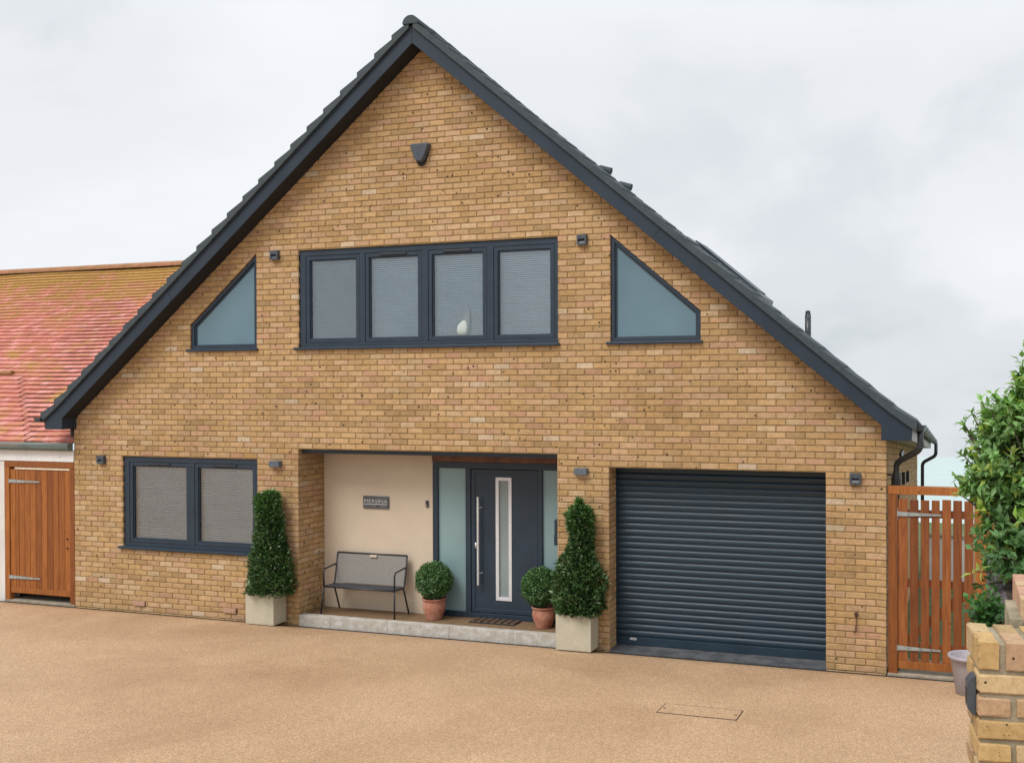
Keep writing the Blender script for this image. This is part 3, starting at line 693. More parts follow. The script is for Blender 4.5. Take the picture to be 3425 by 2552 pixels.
blind(2.205, 3.16, 1.03, 2.135, 'white venetian blind in the right pane of the lower window', 40)
orn = MB().lathe([(0.045, 3.87), (0.07, 3.95), (0.07, 4.02), (0.05, 4.10), (0.022, 4.18), (0.006, 4.23)], 0, 0, 20)
for i, v in enumerate(orn.v): orn.v[i] = (v[0] * 1.45 + max(0, v[2] - 4.0) * 0.4, v[1] * 0.5, v[2])
o = obj('ornament', orn.mesh(), M_ORN, label='pale pointed ornament standing behind the third pane of the upper window', cat='ornament', smooth=True); o.location = (6.37, 0.092, 0)

# ------------------------------------------------------------------ porch
YB = 0.58
box('render_panel', 3.922, 5.65, YB, YB + 0.1, 0.10, 2.358, M_CREAM, parent=house)
box('lintel', 3.922, 7.718, 0.085, 0.115, 2.337, 2.42, M_ANTH, parent=house, bevel=0.003)
box('porch_ceiling', 3.922, 7.718, 0.115, 0.72, 2.36, 2.38, M_GARAGE, parent=house)
box('lintel_beam', 5.652, 7.718, YB - 0.02, YB + 0.08, 2.225, 2.357, M_TIMB, parent=house, bevel=0.003)
step = thing('step', 'low porch step edged with pale weathered kerb stones', 'step', (5.8, 0, 0), kind='structure')
step.location = (0, 0, 0)
del step['category']
jx = [3.925, 4.43, 5.30, 6.21, 7.12, 7.715]
for a, b in zip(jx, jx[1:]):
    obj('kerb_stone', MB().box(a + 0.001, b - 0.001, -0.006 + rnd.uniform(-.002, .002), 0.11, -0.019, 0.141 + rnd.uniform(-.001, .001)).mesh(), M_KERB, parent=step, bevel=0.005)
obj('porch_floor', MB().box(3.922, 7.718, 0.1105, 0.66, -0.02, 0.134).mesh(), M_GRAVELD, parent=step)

# front door with side lights
zf0, zf1 = 0.136, 2.222
door = obj('front_door', None, parent=house)
fr = MB()
ya, yb = YB - 0.005, YB + 0.07
fr.box(5.652, 7.716, ya, yb, 2.137, zf1)                       # head
fr.box(5.652, 7.716, ya - 0.008, yb, zf0, 0.205)               # threshold
for a, b in ((5.652, 5.729), (6.149, 6.225), (7.205, 7.268)): fr.box(a, b, ya, yb, 0.205, 2.137)
obj('door_frame', fr.mesh(), M_ANTH, parent=door, bevel=0.004)
A = R4(6.232, 7.20, 0.212, 2.13)
lf = MB(); ring(lf, A, inset(A, 0.055), YB + 0.005, YB + 0.06)
obj('leaf_rim', lf.mesh(), M_ANTH, parent=door, bevel=0.004)
B = inset(A, 0.056); lf = MB(); G = R4(6.592, 6.826, 0.383, 2.03)
ring(lf, B, inset(G, 0.004), YB + 0.014, YB + 0.05)
obj('door_panel', lf.mesh(), M_ANTH, parent=door)
lf = MB(); ring(lf, G, inset(G, 0.046), YB + 0.002, YB + 0.045); obj('glass_trim', lf.mesh(), M_SILVER, parent=door, bevel=0.004)
q = inset(G, 0.045); lf = MB(); lf.add([(p[0], YB + 0.03, p[1]) for p in q], [(0, 1, 2, 3)]); obj('door_glass', lf.mesh(), M_FROSTG, parent=door)
for a, b in ((5.727, 6.151), (7.266, 7.716)):
    lf = MB(); lf.add([(a, YB + 0.03, 0.20), (b, YB + 0.03, 0.20), (b, YB + 0.03, 2.14), (a, YB + 0.03, 2.14)], [(0, 1, 2, 3)]); obj('side_light', lf.mesh(), M_FROSTD, parent=door)
obj('pull_handle', MB().tube([(6.36, YB - 0.055, 0.585), (6.36, YB - 0.055, 1.765)], 0.0155, 16).mesh(), M_STEEL, parent=door, smooth=False)
for z in (0.74, 1.62): obj('handle_mount', MB().tube([(6.36, YB - 0.05, z), (6.385, YB + 0.015, z)], 0.01, 10).mesh(), M_STEEL, parent=door)
obj('keyhole_plate', MB().tube([(6.303, YB + 0.001, 1.07), (6.303, YB + 0.001, 1.145)], 0.016, 12).mesh(), M_STEEL, parent=door, smooth=True)
door.empty_display_size = 0.1

# ------------------------------------------------------------------ garage door
gd = obj('garage_door', None, parent=house)
YG = 0.29; zt, zb_ = 2.245, 0.125; ns = 27; ph_ = (zt - zb_) / ns
m_ = MB(); prof = [(0.0, 0.0), (-0.006, 0.010), (-0.0105, 0.026), (-0.011, 0.045), (-0.007, 0.062), (0.0, 0.0715), (0.004, 0.0735), (0.004, ph_)]
vs = [(x, YG + y, z * ph_ / 0.0785) if z != ph_ else (x, YG + y, ph_) for x in (8.402, 11.018) for (y, z) in prof]
n = len(prof); m_.add(vs, [(i, n + i, n + i + 1, i + 1) for i in range(n - 1)]); slat = m_.mesh('slat')
slat.polygons.foreach_set('use_smooth', [True] * len(slat.polygons))
for i in range(ns):
    o = obj('slat', slat, M_GARAGE, parent=gd); o.location = (0, rnd.uniform(-.0006, .0006), zb_ + i * ph_)
obj('bottom_slat', MB().box(8.402, 11.018, YG - 0.012, YG + 0.01, 0.022, zb_ - 0.002).mesh(), M_GARAGE, parent=gd, bevel=0.004)
obj('maker_plate', MB().box(8.575, 8.66, YG - 0.016, YG - 0.011, 0.085, 0.112).mesh(), M_SILVER, parent=gd, bevel=0.001)
tk = MB()
for i in range(7): tk.box(8.583 + i * .010, 8.589 + i * .010, YG - 0.0172, YG - 0.0158, 0.094, 0.104)
obj('plate_marks', tk.mesh(), M_DARK, parent=gd)
for x0, x1 in ((8.401, 8.413), (11.0, 11.019)): obj('guide_rail', MB().box(x0, x1, YG - 0.03, YG + 0.02, 0.02, 2.245).mesh(), M_GARAGE, parent=gd)
th = MB(); th.prism([(8.40, 0), (11.02, 0), (11.02, 1), (8.40, 1)], 0, 1, fn=lambda x, y, z: (x, -0.055 + 0.36 * y, (-0.05 if z == 0 else 0.006 + 0.013 * y)))
gs = obj('garage_threshold', None, kind='structure', label='dark slate slabs under the garage shutter')
for i in range(5):
    a = 8.402 + i * 0.5236; obj('slab', MB().add([(a, -0.01, -0.05), (a + .5226, -0.01, -0.05), (a + .5226, .30, -0.05), (a, .30, -0.05), (a, -0.01, 0.006), (a + .5226, -0.01, 0.006), (a + .5226, .30, 0.02), (a, .30, 0.02)],
        [(0, 3, 2, 1), (4, 5, 6, 7), (0, 1, 5, 4), (1, 2, 6, 5), (2, 3, 7, 6), (3, 0, 4, 7)]).mesh(), M_SLAB, parent=gs, bevel=0.0015)

# ------------------------------------------------------------------ things fixed to the wall
def deeplight(cx, z0, z1, label, w=0.125):
    t = thing('wall_light', label, 'wall light', (cx, 0, (z0 + z1) / 2), group='small square wall lights with a lit slot'); h = (z1 - z0) / 2
    P_ = MB(); ring(P_, R4(-w / 2, w / 2, -h, h), R4(-w / 2 + .022, w / 2 - .022, -h + .028, h - .055), -0.055, 0.0); obj('casing', P_.mesh(), M_LIGHTG, parent=t, bevel=0.004)
    obj('lens_plate', MB().add([(-w / 2 + .02, -.046, -h + .026), (w / 2 - .02, -.046, -h + .026), (w / 2 - .02, -.018, h - .053), (-w / 2 + .02, -.018, h - .053)], [(0, 1, 2, 3)]).mesh(), M_LIGHTG, parent=t)
    obj('slot', MB().box(-w / 2 + .02, w / 2 - .02, -0.020, -0.004, h - .068, h - .05).mesh(), M_BLACK, parent=t)
deeplight(3.58, 4.976, 5.102, 'small grey wall light left of the wide upper window')
deeplight(8.07, 4.965, 5.095, 'small grey wall light between the wide upper window and the right sloping window')
deeplight(0.54, 2.126, 2.245, 'small grey wall light between the left gate and the lower window')
deeplight(11.353, 2.12, 2.245, 'small grey wall light right of the garage shutter')
for cx, lb in ((3.58, 'plain grey block light between the lower window and the porch'), (8.052, 'plain grey block light between the porch and the garage')):
    t = thing('wall_light', lb, 'wall light', (cx, 0, 2.19), group='plain block wall lights')
    obj('casing', MB().box(-0.082, 0.082, -0.075, 0.0, -0.042, 0.042).mesh(), M_BLOCK, parent=t, bevel=0.006)
    obj('glass_strip', MB().box(-0.06, 0.06, -0.06, -0.01, -0.046, -0.0425).mesh(), M_FROSTG, parent=t)
t = thing('alarm_box', 'dark tapered alarm box high on the gable', 'alarm box', (5.84, 0, 6.2))
back = [(-0.10, -0.115), (-0.04, -0.115), (0.04, -0.115), (0.075, -0.06), (0.13, 0.10), (0.138, 0.145), (0.11, 0.165), (-0.11, 0.165), (-0.138, 0.145), (-0.13, 0.10), (-0.075, -0.06)][1:]
back = [(p[0], p[1] * .86 + .01) for p in back]
def shapescale(pts, k, dz): return [(p[0] * k, p[1] * k + dz) for p in pts]
m_ = MB(); A = back; B_ = shapescale(back, 0.90, 0.006); n = len(A)
vs = [(p[0], 0, p[1]) for p in A] + [(p[0], -0.055, p[1]) for p in A] + [(p[0], -0.085, p[1]) for p in B_]
m_.add(vs, [tuple(range(2 * n, 3 * n))] + [(i, n + i, n + (i + 1) % n, (i + 1) % n)[::-1] for i in range(n)] + [(n + i, 2 * n + i, 2 * n + (i + 1) % n, n + (i + 1) % n)[::-1] for i in range(n)])
o = obj('cover', m_.mesh(), M_LIGHTG, parent=t, bevel=0.006); o.location.z = 0.03
obj('siren_base', MB().prism(shapescale(back, 0.8, -0.02), -0.02, 0.0).mesh(), M_BLACK, parent=t).location.z = -0.01

def textmesh(body, size, depth=0.0015, bold=0.0):
    cu = bpy.data.curves.new('t', 'FONT'); cu.body = body; cu.size = size; cu.extrude = depth; cu.align_x = 'CENTER'; cu.align_y = 'CENTER'; cu.offset = bold; cu.resolution_u = 3
    to = bpy.data.objects.new('t', cu); COL.objects.link(to); dg = bpy.context.evaluated_depsgraph_get()
    me = bpy.data.meshes.new_from_object(to.evaluated_get(dg)); bpy.data.objects.remove(to); return me
t = thing('name_plaque', 'dark slate house name plaque reading MERSINA on the cream wall', 'sign', (4.773, YB, 1.636))
obj('plate', MB().box(-0.203, 0.203, -0.022, 0.0, -0.085, 0.085).mesh(), M_SLAB, parent=t, bevel=0.003)
me = textmesh('MERSINA', 0.083, 0.001, -0.0012); o = obj('lettering', me, M_SILVER, parent=t); o.rotation_euler = (R_(90), 0, 0); o.location = (0, -0.0232, 0.015)
xs_ = [v.co.x for v in me.vertices]; o.scale = (0.365 / (max(xs_) - min(xs_)), 0.85, 1)
obj('rule_line', MB().box(-0.188, 0.188, -0.0245, -0.022, -0.028, -0.021).mesh(), M_WHITEP, parent=t)
sm = MB(); x = -0.186
for k in range(25):
    w = rnd.choice((0.004, 0.008, 0.010)); hh = rnd.choice((0.022, 0.026))
    if not 13 <= k <= 17: sm.box(x, x + w * .45, -0.0238, -0.022, -0.066, -0.066 + hh)
    x += w + 0.0065
obj('small_marks', sm.mesh(), M_GALV, parent=t)
t = thing('doorbell', 'small dark doorbell on the cream wall beside the door', 'doorbell', (5.5725, YB, 1.64))
obj('casing', MB().box(-0.02, 0.02, -0.022, 0, -0.045, 0.045).mesh(), M_DARK, parent=t, bevel=0.004)
obj('button', MB().tube([(0, -0.026, -0.02), (0, -0.02, -0.02)], 0.010, 14).mesh(), M_GALV, parent=t)
t = thing('letter_box', 'narrow dark letter box on the inner right wall of the porch', 'letter box', (7.72, 0.3, 1.39))
obj('casing', MB().box(-0.118, -0.001, -0.12, 0.12, -0.165, 0.165).mesh(), M_GARAGE, parent=t, bevel=0.008)
obj('flap', MB().box(-0.125, -0.118, -0.11, 0.11, -0.16, -0.03).mesh(), M_BLACK, parent=t, bevel=0.003)
for (xa, lb) in ((1.094, 'perforated terracotta air brick below the lower window, left one'), (2.68, 'perforated terracotta air brick beside the left planter, right one')):
    t = thing('air_brick', lb, 'air brick', (xa + 0.1075, 0, 0.1225), group='terracotta air bricks low in the wall')
    b_ = MB(); cols = 9; cw = 0.205 / cols
    xs = [-0.1025]
    for i in range(cols): xs += [-0.1025 + cw * i + cw * .22, -0.1025 + cw * i + cw * .78]
    xs += [0.1025]
    zs = [-0.031, -0.021, -0.006, 0.006, 0.021, 0.031]
    for i in range(len(xs) - 1):
        for j in range(5):
            if i % 2 == 1 and j in (1, 3): continue
            b_.add([(xs[i], -0.003, zs[j]), (xs[i + 1], -0.003, zs[j]), (xs[i + 1], -0.003, zs[j + 1]), (xs[i], -0.003, zs[j + 1])], [(0, 1, 2, 3)])
    obj('grille', b_.mesh(), M_AIRB, parent=t).modifiers.new('s', 'SOLIDIFY').thickness = -0.02
    obj('void', MB().box(-0.103, 0.103, 0.022, 0.03, -0.0315, 0.0315).mesh(), M_BLACK, parent=t)
t = thing('gate_hook', 'rusty cabin hook hanging on the brickwork by the right corner', 'hook', (11.36, 0, 0.55))
obj('rose', MB().tube([(0.0, -0.012, 0.10), (0, 0.0, 0.10)], 0.024, 14).mesh(), M_RUST, parent=t)
obj('hook_bar', MB().tube(fillet([(0.0, -0.018, 0.095), (0.0, -0.022, 0.0), (-0.002, -0.02, -0.085), (-0.014, -0.02, -0.105), (-0.032, -0.02, -0.10), (-0.034, -0.02, -0.085)], 0.02), 0.0052, 8).mesh(), M_RUST, parent=t)
t = thing('manhole_cover', 'recessed gravel filled manhole cover in the driveway', 'manhole cover', (10.11, -2.29, gz(-2.29)))
t.rotation_euler = (R_(-2.86), 0, R_(0.6))
m_ = MB(); ring(m_, R4(-0.385, 0.385, -0.165, 0.165), R4(-0.378, 0.378, -0.158, 0.158), 0, 0.002)
m_.v = [(x, z, 0.0045 - y) for (x, y, z) in m_.v]; obj('rim', m_.mesh(), M_CHAN, parent=t)
obj('infill', MB().add([(-0.377, -0.157, 0.0045), (0.377, -0.157, 0.0045), (0.377, 0.157, 0.0045), (-0.377, 0.157, 0.0045)], [(0, 1, 2, 3)]).mesh(), M_GRAVEL, parent=t)
for sx in (-0.345, 0.345): obj('keyhole', MB().box(sx - 0.013, sx + 0.013, -0.012, 0.012, 0.003, 0.0065).mesh(), M_BLACK, parent=t)

# ------------------------------------------------------------------ gates
def strap(x0, x1, z, yf, parent, hgt=0.07):
    m_ = MB(); m_.box(x0 - 0.045, x0, yf - 0.006, yf, z - hgt, z + hgt)
    m_.prism([(x0, z - 0.026), (x1, z - 0.011), (x1 + 0.008, z), (x1, z + 0.007), (x0, z + 0.026)], yf - 0.012, yf - 0.004)
    m_.tube([(x0, yf - 0.008, z - 0.03), (x0, yf - 0.008, z + 0.03)], 0.008, 8)
    o = obj('strap_hinge', m_.mesh(), M_GALV, parent=parent)
    b = MB()
    for f in (0.25, 0.55, 0.8): b.tube([(x0 + (x1 - x0) * f, yf - 0.016, z), (x0 + (x1 - x0) * f, yf - 0.01, z)], 0.006, 8)
    for dz in (-0.05, 0.05): b.tube([(x0 - 0.025, yf - 0.010, z + dz), (x0 - 0.025, yf - 0.004, z + dz)], 0.006, 8)
    obj('screw', b.mesh(), M_DARK, parent=o)
gl_ = thing('boarded_gate', 'solid orange brown boarded gate between white wall and house', 'gate', (-0.7, 0, 0)); gl_.location = (0, 0, 0)
for a, b in ((-1.368, -1.275), (-0.094, -0.004)): box('gate_post', a, b, 0.0, 0.08, 0.0, 2.04, M_WOODF, parent=gl_, bevel=0.004)
box('top_rail', -1.368, -0.004, -0.004, 0.082, 2.042, 2.135, M_WOODF, parent=gl_, bevel=0.004)
box('bottom_rail', -1.27, -0.105, 0.012, 0.05, 0.125, 0.213, M_WOODL, parent=gl_, bevel=0.004)
bx_ = [-1.271, -1.167, -1.103, -0.990, -0.883, -0.769, -0.657, -0.544, -0.431, -0.321, -0.207, -0.100]
for a, b in zip(bx_, bx_[1:]):
    box('board', a + 0.0028, b - 0.0028, 0.016 + rnd.uniform(-.0015, .0015), 0.038, 0.215, 2.005, M_WOODL, parent=gl_, bevel=0.003)
for z in (0.30, 1.1, 1.8): box('ledge', -1.25, -0.12, 0.0385, 0.06, z, z + 0.1, M_WOODL, parent=gl_)
box('batten', -1.17, -0.085, 0.004, 0.03, 2.008, 2.038, M_BATTEN, parent=gl_, bevel=0.002)  # pale strip filling the slit between the boards and the top rail
strap(-1.283, -0.68, 1.825, 0.012, gl_); strap(-1.283, -0.68, 0.365, 0.012, gl_)
for z in (0.99, 0.85): obj('latch_knob', MB().tube([(-0.15, -0.004, z), (-0.15, 0.02, z)], 0.012, 10).mesh(), M_RUST, parent=gl_)

gp = thing('picket_gate', 'reddish brown picket gate with gaps between its boards, right of the house', 'gate', (0, 0, 0))
YP = 0.03
box('gate_post', 11.708, 11.809, YP, YP + 0.1, 0.0, 2.015, M_WOODF, parent=gp, bevel=0.004)
box('gate_post', 12.622, 12.83, YP, YP + 0.1, 0.0, 2.015, M_WOODF, parent=gp, bevel=0.004)
box('top_rail', 11.706, 12.84, YP - 0.004, YP + 0.104, 2.017, 2.108, M_WOODF, parent=gp, bevel=0.004)
for a, b in ((11.817, 11.918), (11.942, 12.034), (12.060, 12.149), (12.175, 12.260), (12.286, 12.380), (12.402, 12.494), (12.519, 12.614)):
    box('picket', a, b, YP + 0.012 + rnd.uniform(-.001, .001), YP + 0.032, 0.157, 1.965 + rnd.uniform(-.008, .004), M_WOODR, parent=gp, bevel=0.003)
box('bottom_rail', 11.815, 12.616, YP + 0.01, YP + 0.05, 0.066, 0.155, M_WOODF, parent=gp, bevel=0.003)
for z in (0.27, 1.76): box('ledge', 11.815, 12.616, YP + 0.033, YP + 0.06, z, z + 0.085, M_WOODR, parent=gp)
box('ledge', 11.815, 12.616, YP + 0.033, YP + 0.06, 0.98, 1.07, M_WOODR, parent=gp)
bm_ = MB(); bm_.prism([(11.83, 0.36), (11.93, 0.36), (12.60, 0.90), (12.60, 0.98), (12.50, 0.98)], YP + 0.034, YP + 0.058); obj('brace', bm_.mesh(), M_WOODR, parent=gp)
strap(11.812, 12.272, 1.80, YP + 0.008, gp, 0.068); strap(11.809, 12.266, 0.30, YP + 0.008, gp, 0.062)
# garden beyond the picket gate
gw = thing('garden_wall', 'low white garden wall seen through the picket gate', 'wall')
box('panel', 11.9, 16.0, 9.0, 9.2, -0.9, 0.25, M_WHITEP, parent=gw); box('coping', 11.88, 16.0, 8.97, 9.23, 0.252, 0.30, M_CONC, parent=gw)

# ------------------------------------------------------------------ neighbour on the left
nb = thing('bungalow', 'neighbouring white bungalow with old red plain tiled roof', 'house')
w_ = MB(); w_.box(-9, -1.372, 0.0, 0.25, -0.1, 2.128); w_.box(-9, -0.003, 1.0, 1.2, -0.1, 2.128)
obj('wall', w_.mesh(), M_WHITE, parent=nb)
box('fascia', -9, -0.003, -0.01, 0.015, 2.138, 2.315, M_WHITEP, parent=nb, bevel=0.002)
sc_ = MB()
for x in (-0.92, -0.25, -1.6): sc_.tube([(x, -0.013, 2.215), (x, -0.008, 2.215)], 0.007, 8)
obj('screw', sc_.mesh(), M_DARK, parent=nb)
gm = MB(); prof = [(-0.015, 2.42), (-0.10, 2.415), (-0.115, 2.395), (-0.11, 2.34), (-0.085, 2.305), (-0.015, 2.30)]
gm.prism([(p[0], p[1]) for p in prof], -9, -0.005, fn=lambda x, y, z: (y, x, z)); obj('gutter', gm.mesh(), M_GREENG, parent=nb)
NS = 0.66; ca, sa = 1 / math.hypot(1, NS), NS / math.hypot(1, NS)
nroof = obj('roof', MB().add([(-12, -0.05, 2.38), (-0.012, -0.05, 2.38), (-0.012, 5.1, 2.38 + 5.15 * NS), (-12, 5.1, 2.38 + 5.15 * NS), (-12, 10.2, 2.4), (-0.012, 10.2, 2.4)], [(0, 1, 2, 3), (3, 2, 5, 4)]).mesh(), M_TILE, parent=nb)
tcols = [(0.50, 0.180, 0.135), (0.47, 0.165, 0.12), (0.54, 0.21, 0.17), (0.43, 0.15, 0.11), (0.48, 0.19, 0.115), (0.57, 0.25, 0.21)]
rv = []; rf = []; rc = []
def plain_tiles(y0, y1, xl, xr, z_off, gauge=0.13, xr_fn=None):
    ln = (y1 - y0) / ca; nrow = int(ln / gauge)
    for r_ in range(nrow):
        s0 = r_ * gauge; s1 = s0 + gauge + 0.010
        wav = 0.0
        xx = xl - (0.083 if r_ % 2 else 0) ; right = xr_fn(y0 + s0 * ca) if xr_fn else xr
        patch = 0
        while xx < right:
            x1 = min(xx + 0.162, right)
            h0 = 0.032 + rnd.uniform(-.002, .002); h1 = 0.004
            yy0, yy1 = y0 + s0 * ca, y0 + s1 * ca; zz0, zz1 = 2.38 + z_off + (y0 + 0.05 + s0 * ca) * NS, 2.38 + z_off + (y0 + 0.05 + s1 * ca) * NS
            zz0 += 0.012 * math.sin(xx * 1.3 + r_ * .07); zz1 += 0.012 * math.sin(xx * 1.3 + (r_ + 1) * .07)
            n_ = len(rv)
            rv.extend([(xx, yy0 - sa * h0, zz0 + ca * h0), (x1, yy0 - sa * h0, zz0 + ca * h0 + rnd.uniform(-.001, .001)), (x1, yy1 - sa * h1, zz1 + ca * h1), (xx, yy1 - sa * h1, zz1 + ca * h1), (xx, yy0, zz0 - .004), (x1, yy0, zz0 - .004)])
            rf.extend([(n_, n_ + 1, n_ + 2, n_ + 3), (n_ + 4, n_ + 5, n_ + 1, n_)])
            c = rnd.choice(tcols); k = rnd.uniform(0.93, 1.06); rc.extend([(c[0] * k, c[1] * k, c[2] * k, 1)] * 6)
            xx += 0.165
plain_tiles(-0.08, 5.08, -10.5, -0.015, 0.0)
plain_tiles(-0.10, 1.62, -10.5, -0.9, 0.018, xr_fn=lambda y: -0.95 - max(0, y) * 1.28)
tm = MB(); tm.v = rv; tm.f = rf; tm.c = rc
obj('plain_tiles', tm.mesh(cols=True), M_TILE, parent=nroof, kind='stuff')
for i in range(26):
    x0 = -0.015 - (i + 1) * 0.40; m_ = MB(); vs = []; yc, zc = 5.1, 2.38 + 5.15 * NS + 0.0
    for xx in (x0 + 0.005, x0 + 0.40):
        for q_ in range(8):
            w = math.pi * q_ / 7; vs.append((xx, yc - 0.15 * math.cos(w), zc - 0.03 + 0.11 * math.sin(w) + rnd.uniform(-.002, .002)))
    m_.add(vs, [(q_, q_ + 1, 9 + q_, 8 + q_) for q_ in range(7)]); obj('ridge_tile', m_.mesh(), M_RIDGE, parent=nroof)
m_ = MB(); m_.tube([(-9.5, 1.56, 2.38 + 1.62 * NS + 0.05), (-3.05, 1.56, 2.38 + 1.62 * NS + 0.05)], 0.045, 10); obj('bay_ridge', m_.mesh(), M_RIDGE, parent=nroof)

# ------------------------------------------------------------------ planters and potted shrubs
def leaves(name, P_, Dv, Nv, ln, wd, cols, mat, parent=None, **k):
    """P_ base points, Dv direction, Nv leaf normal (arrays n,3)"""
    n = len(P_); Dv = Dv / np.linalg.norm(Dv, axis=1, keepdims=True); Sv = np.cross(Dv, Nv); Sv /= np.linalg.norm(Sv, axis=1, keepdims=True); Nn = np.cross(Sv, Dv)
    ln = ln[:, None]; wd = wd[:, None]
    v = np.stack([P_, P_ + Dv * ln * .45 + Sv * wd + Nn * wd * .35, P_ + Dv * ln * 1.0 - Nn * ln * .12, P_ + Dv * ln * .45 - Sv * wd + Nn * wd * .35, P_ + Dv * ln * .5], 1).reshape(-1, 3)
    base = np.arange(n)[:, None] * 5
    f = np.concatenate([base + np.array([0, 1, 4]), base + np.array([1, 2, 4]), base + np.array([2, 3, 4]), base + np.array([3, 0, 4])], 0)
    me = bpy.data.meshes.new(name); me.vertices.add(len(v)); me.vertices.foreach_set('co', v.ravel())
    me.loops.add(f.size); me.loops.foreach_set('vertex_index', f.ravel().astype(np.int32)); me.polygons.add(len(f))
    me.polygons.foreach_set('loop_start', (np.arange(len(f)) * 3).astype(np.int32)); me.polygons.foreach_set('loop_total', np.full(len(f), 3, np.int32)); me.update(calc_edges=True)
    a = me.attributes.new('tint', 'FLOAT_COLOR', 'POINT'); cc = np.ones((n, 5, 4), np.float32); cc[:, :, :3] = cols[:, None, :]; a.data.foreach_set('color', cc.ravel())
    return obj(name, me, mat, parent=parent, **k)
def unit(n):
    v = nr.normal(size=(n, 3)); return v / np.linalg.norm(v, axis=1, keepdims=True)
def tint(n, a, b, light=None, pl=0.0):
    t_ = nr.rand(n, 1) ** 1.3; c = np.array(a) * (1 - t_) + np.array(b) * t_; c *= nr.uniform(.8, 1.2, (n, 1))
    if light is not None:
        m_ = nr.rand(n) < pl; c[m_] = np.array(light) * nr.uniform(.85, 1.15, (m_.sum(), 1))
    return c
def rosettes(name, C_, axis, nleaf, ln, wd, cols, mat, parent, spread=0.9, **k):
    n = len(C_); P_ = np.repeat(C_, nleaf, 0); A = np.repeat(axis, nleaf, 0)
    D = A * .55 + unit(n * nleaf) * spread; Nv = A + unit(n * nleaf) * .3 + np.array([0, 0, .5])
    P_ = P_ + unit(n * nleaf) * .012 + A * nr.uniform(-.05, .02, (n * nleaf, 1))
    cc = np.repeat(cols, nleaf, 0) * nr.uniform(.75, 1.25, (n * nleaf, 1))
    return leaves(name, P_, D, Nv, nr.uniform(.6, 1.15, n * nleaf) * ln, nr.uniform(.7, 1.2, n * nleaf) * wd, cc, mat, parent=parent, **k)
def planter(x0, x1, z0, z1, label):
    t = thing('planter', label, 'planter', (0, 0, 0), group='square stone coloured planters either side of the porch')
    m_ = MB(); y0, y1 = -0.305, -0.03; w = 0.022
    def face_ring(X0, X1, Y0, Y1, z): return [(X0, Y0, z), (X1, Y0, z), (X1, Y1, z), (X0, Y1, z)]
    vs = face_ring(x0, x1, y0, y1, z0) + face_ring(x0, x1, y0, y1, z1) + face_ring(x0 + w, x1 - w, y0 + w, y1 - w, z1) + face_ring(x0 + w, x1 - w, y0 + w, y1 - w, z1 - .1)
    fs = [(3, 2, 1, 0)]
    for k in range(3):
        for i in range(4): j = (i + 1) % 4; fs.append((4 * k + i, 4 * k + j, 4 * k + 4 + j, 4 * k + 4 + i))
    m_.add(vs, fs); obj('tub', m_.mesh(), M_PLANTER, parent=t, bevel=0.006)
    obj('soil', MB().add(face_ring(x0 + w, x1 - w, y0 + w, y1 - w, z1 - 0.03), [(0, 1, 2, 3)]).mesh(), M_SOIL, parent=t)
planter(3.295, 3.744, 0.044, 0.458, 'square pale stone planter left of the porch, below the lower window corner')
planter(7.816, 8.271, 0.048, 0.476, 'square pale stone planter between the porch and the garage')
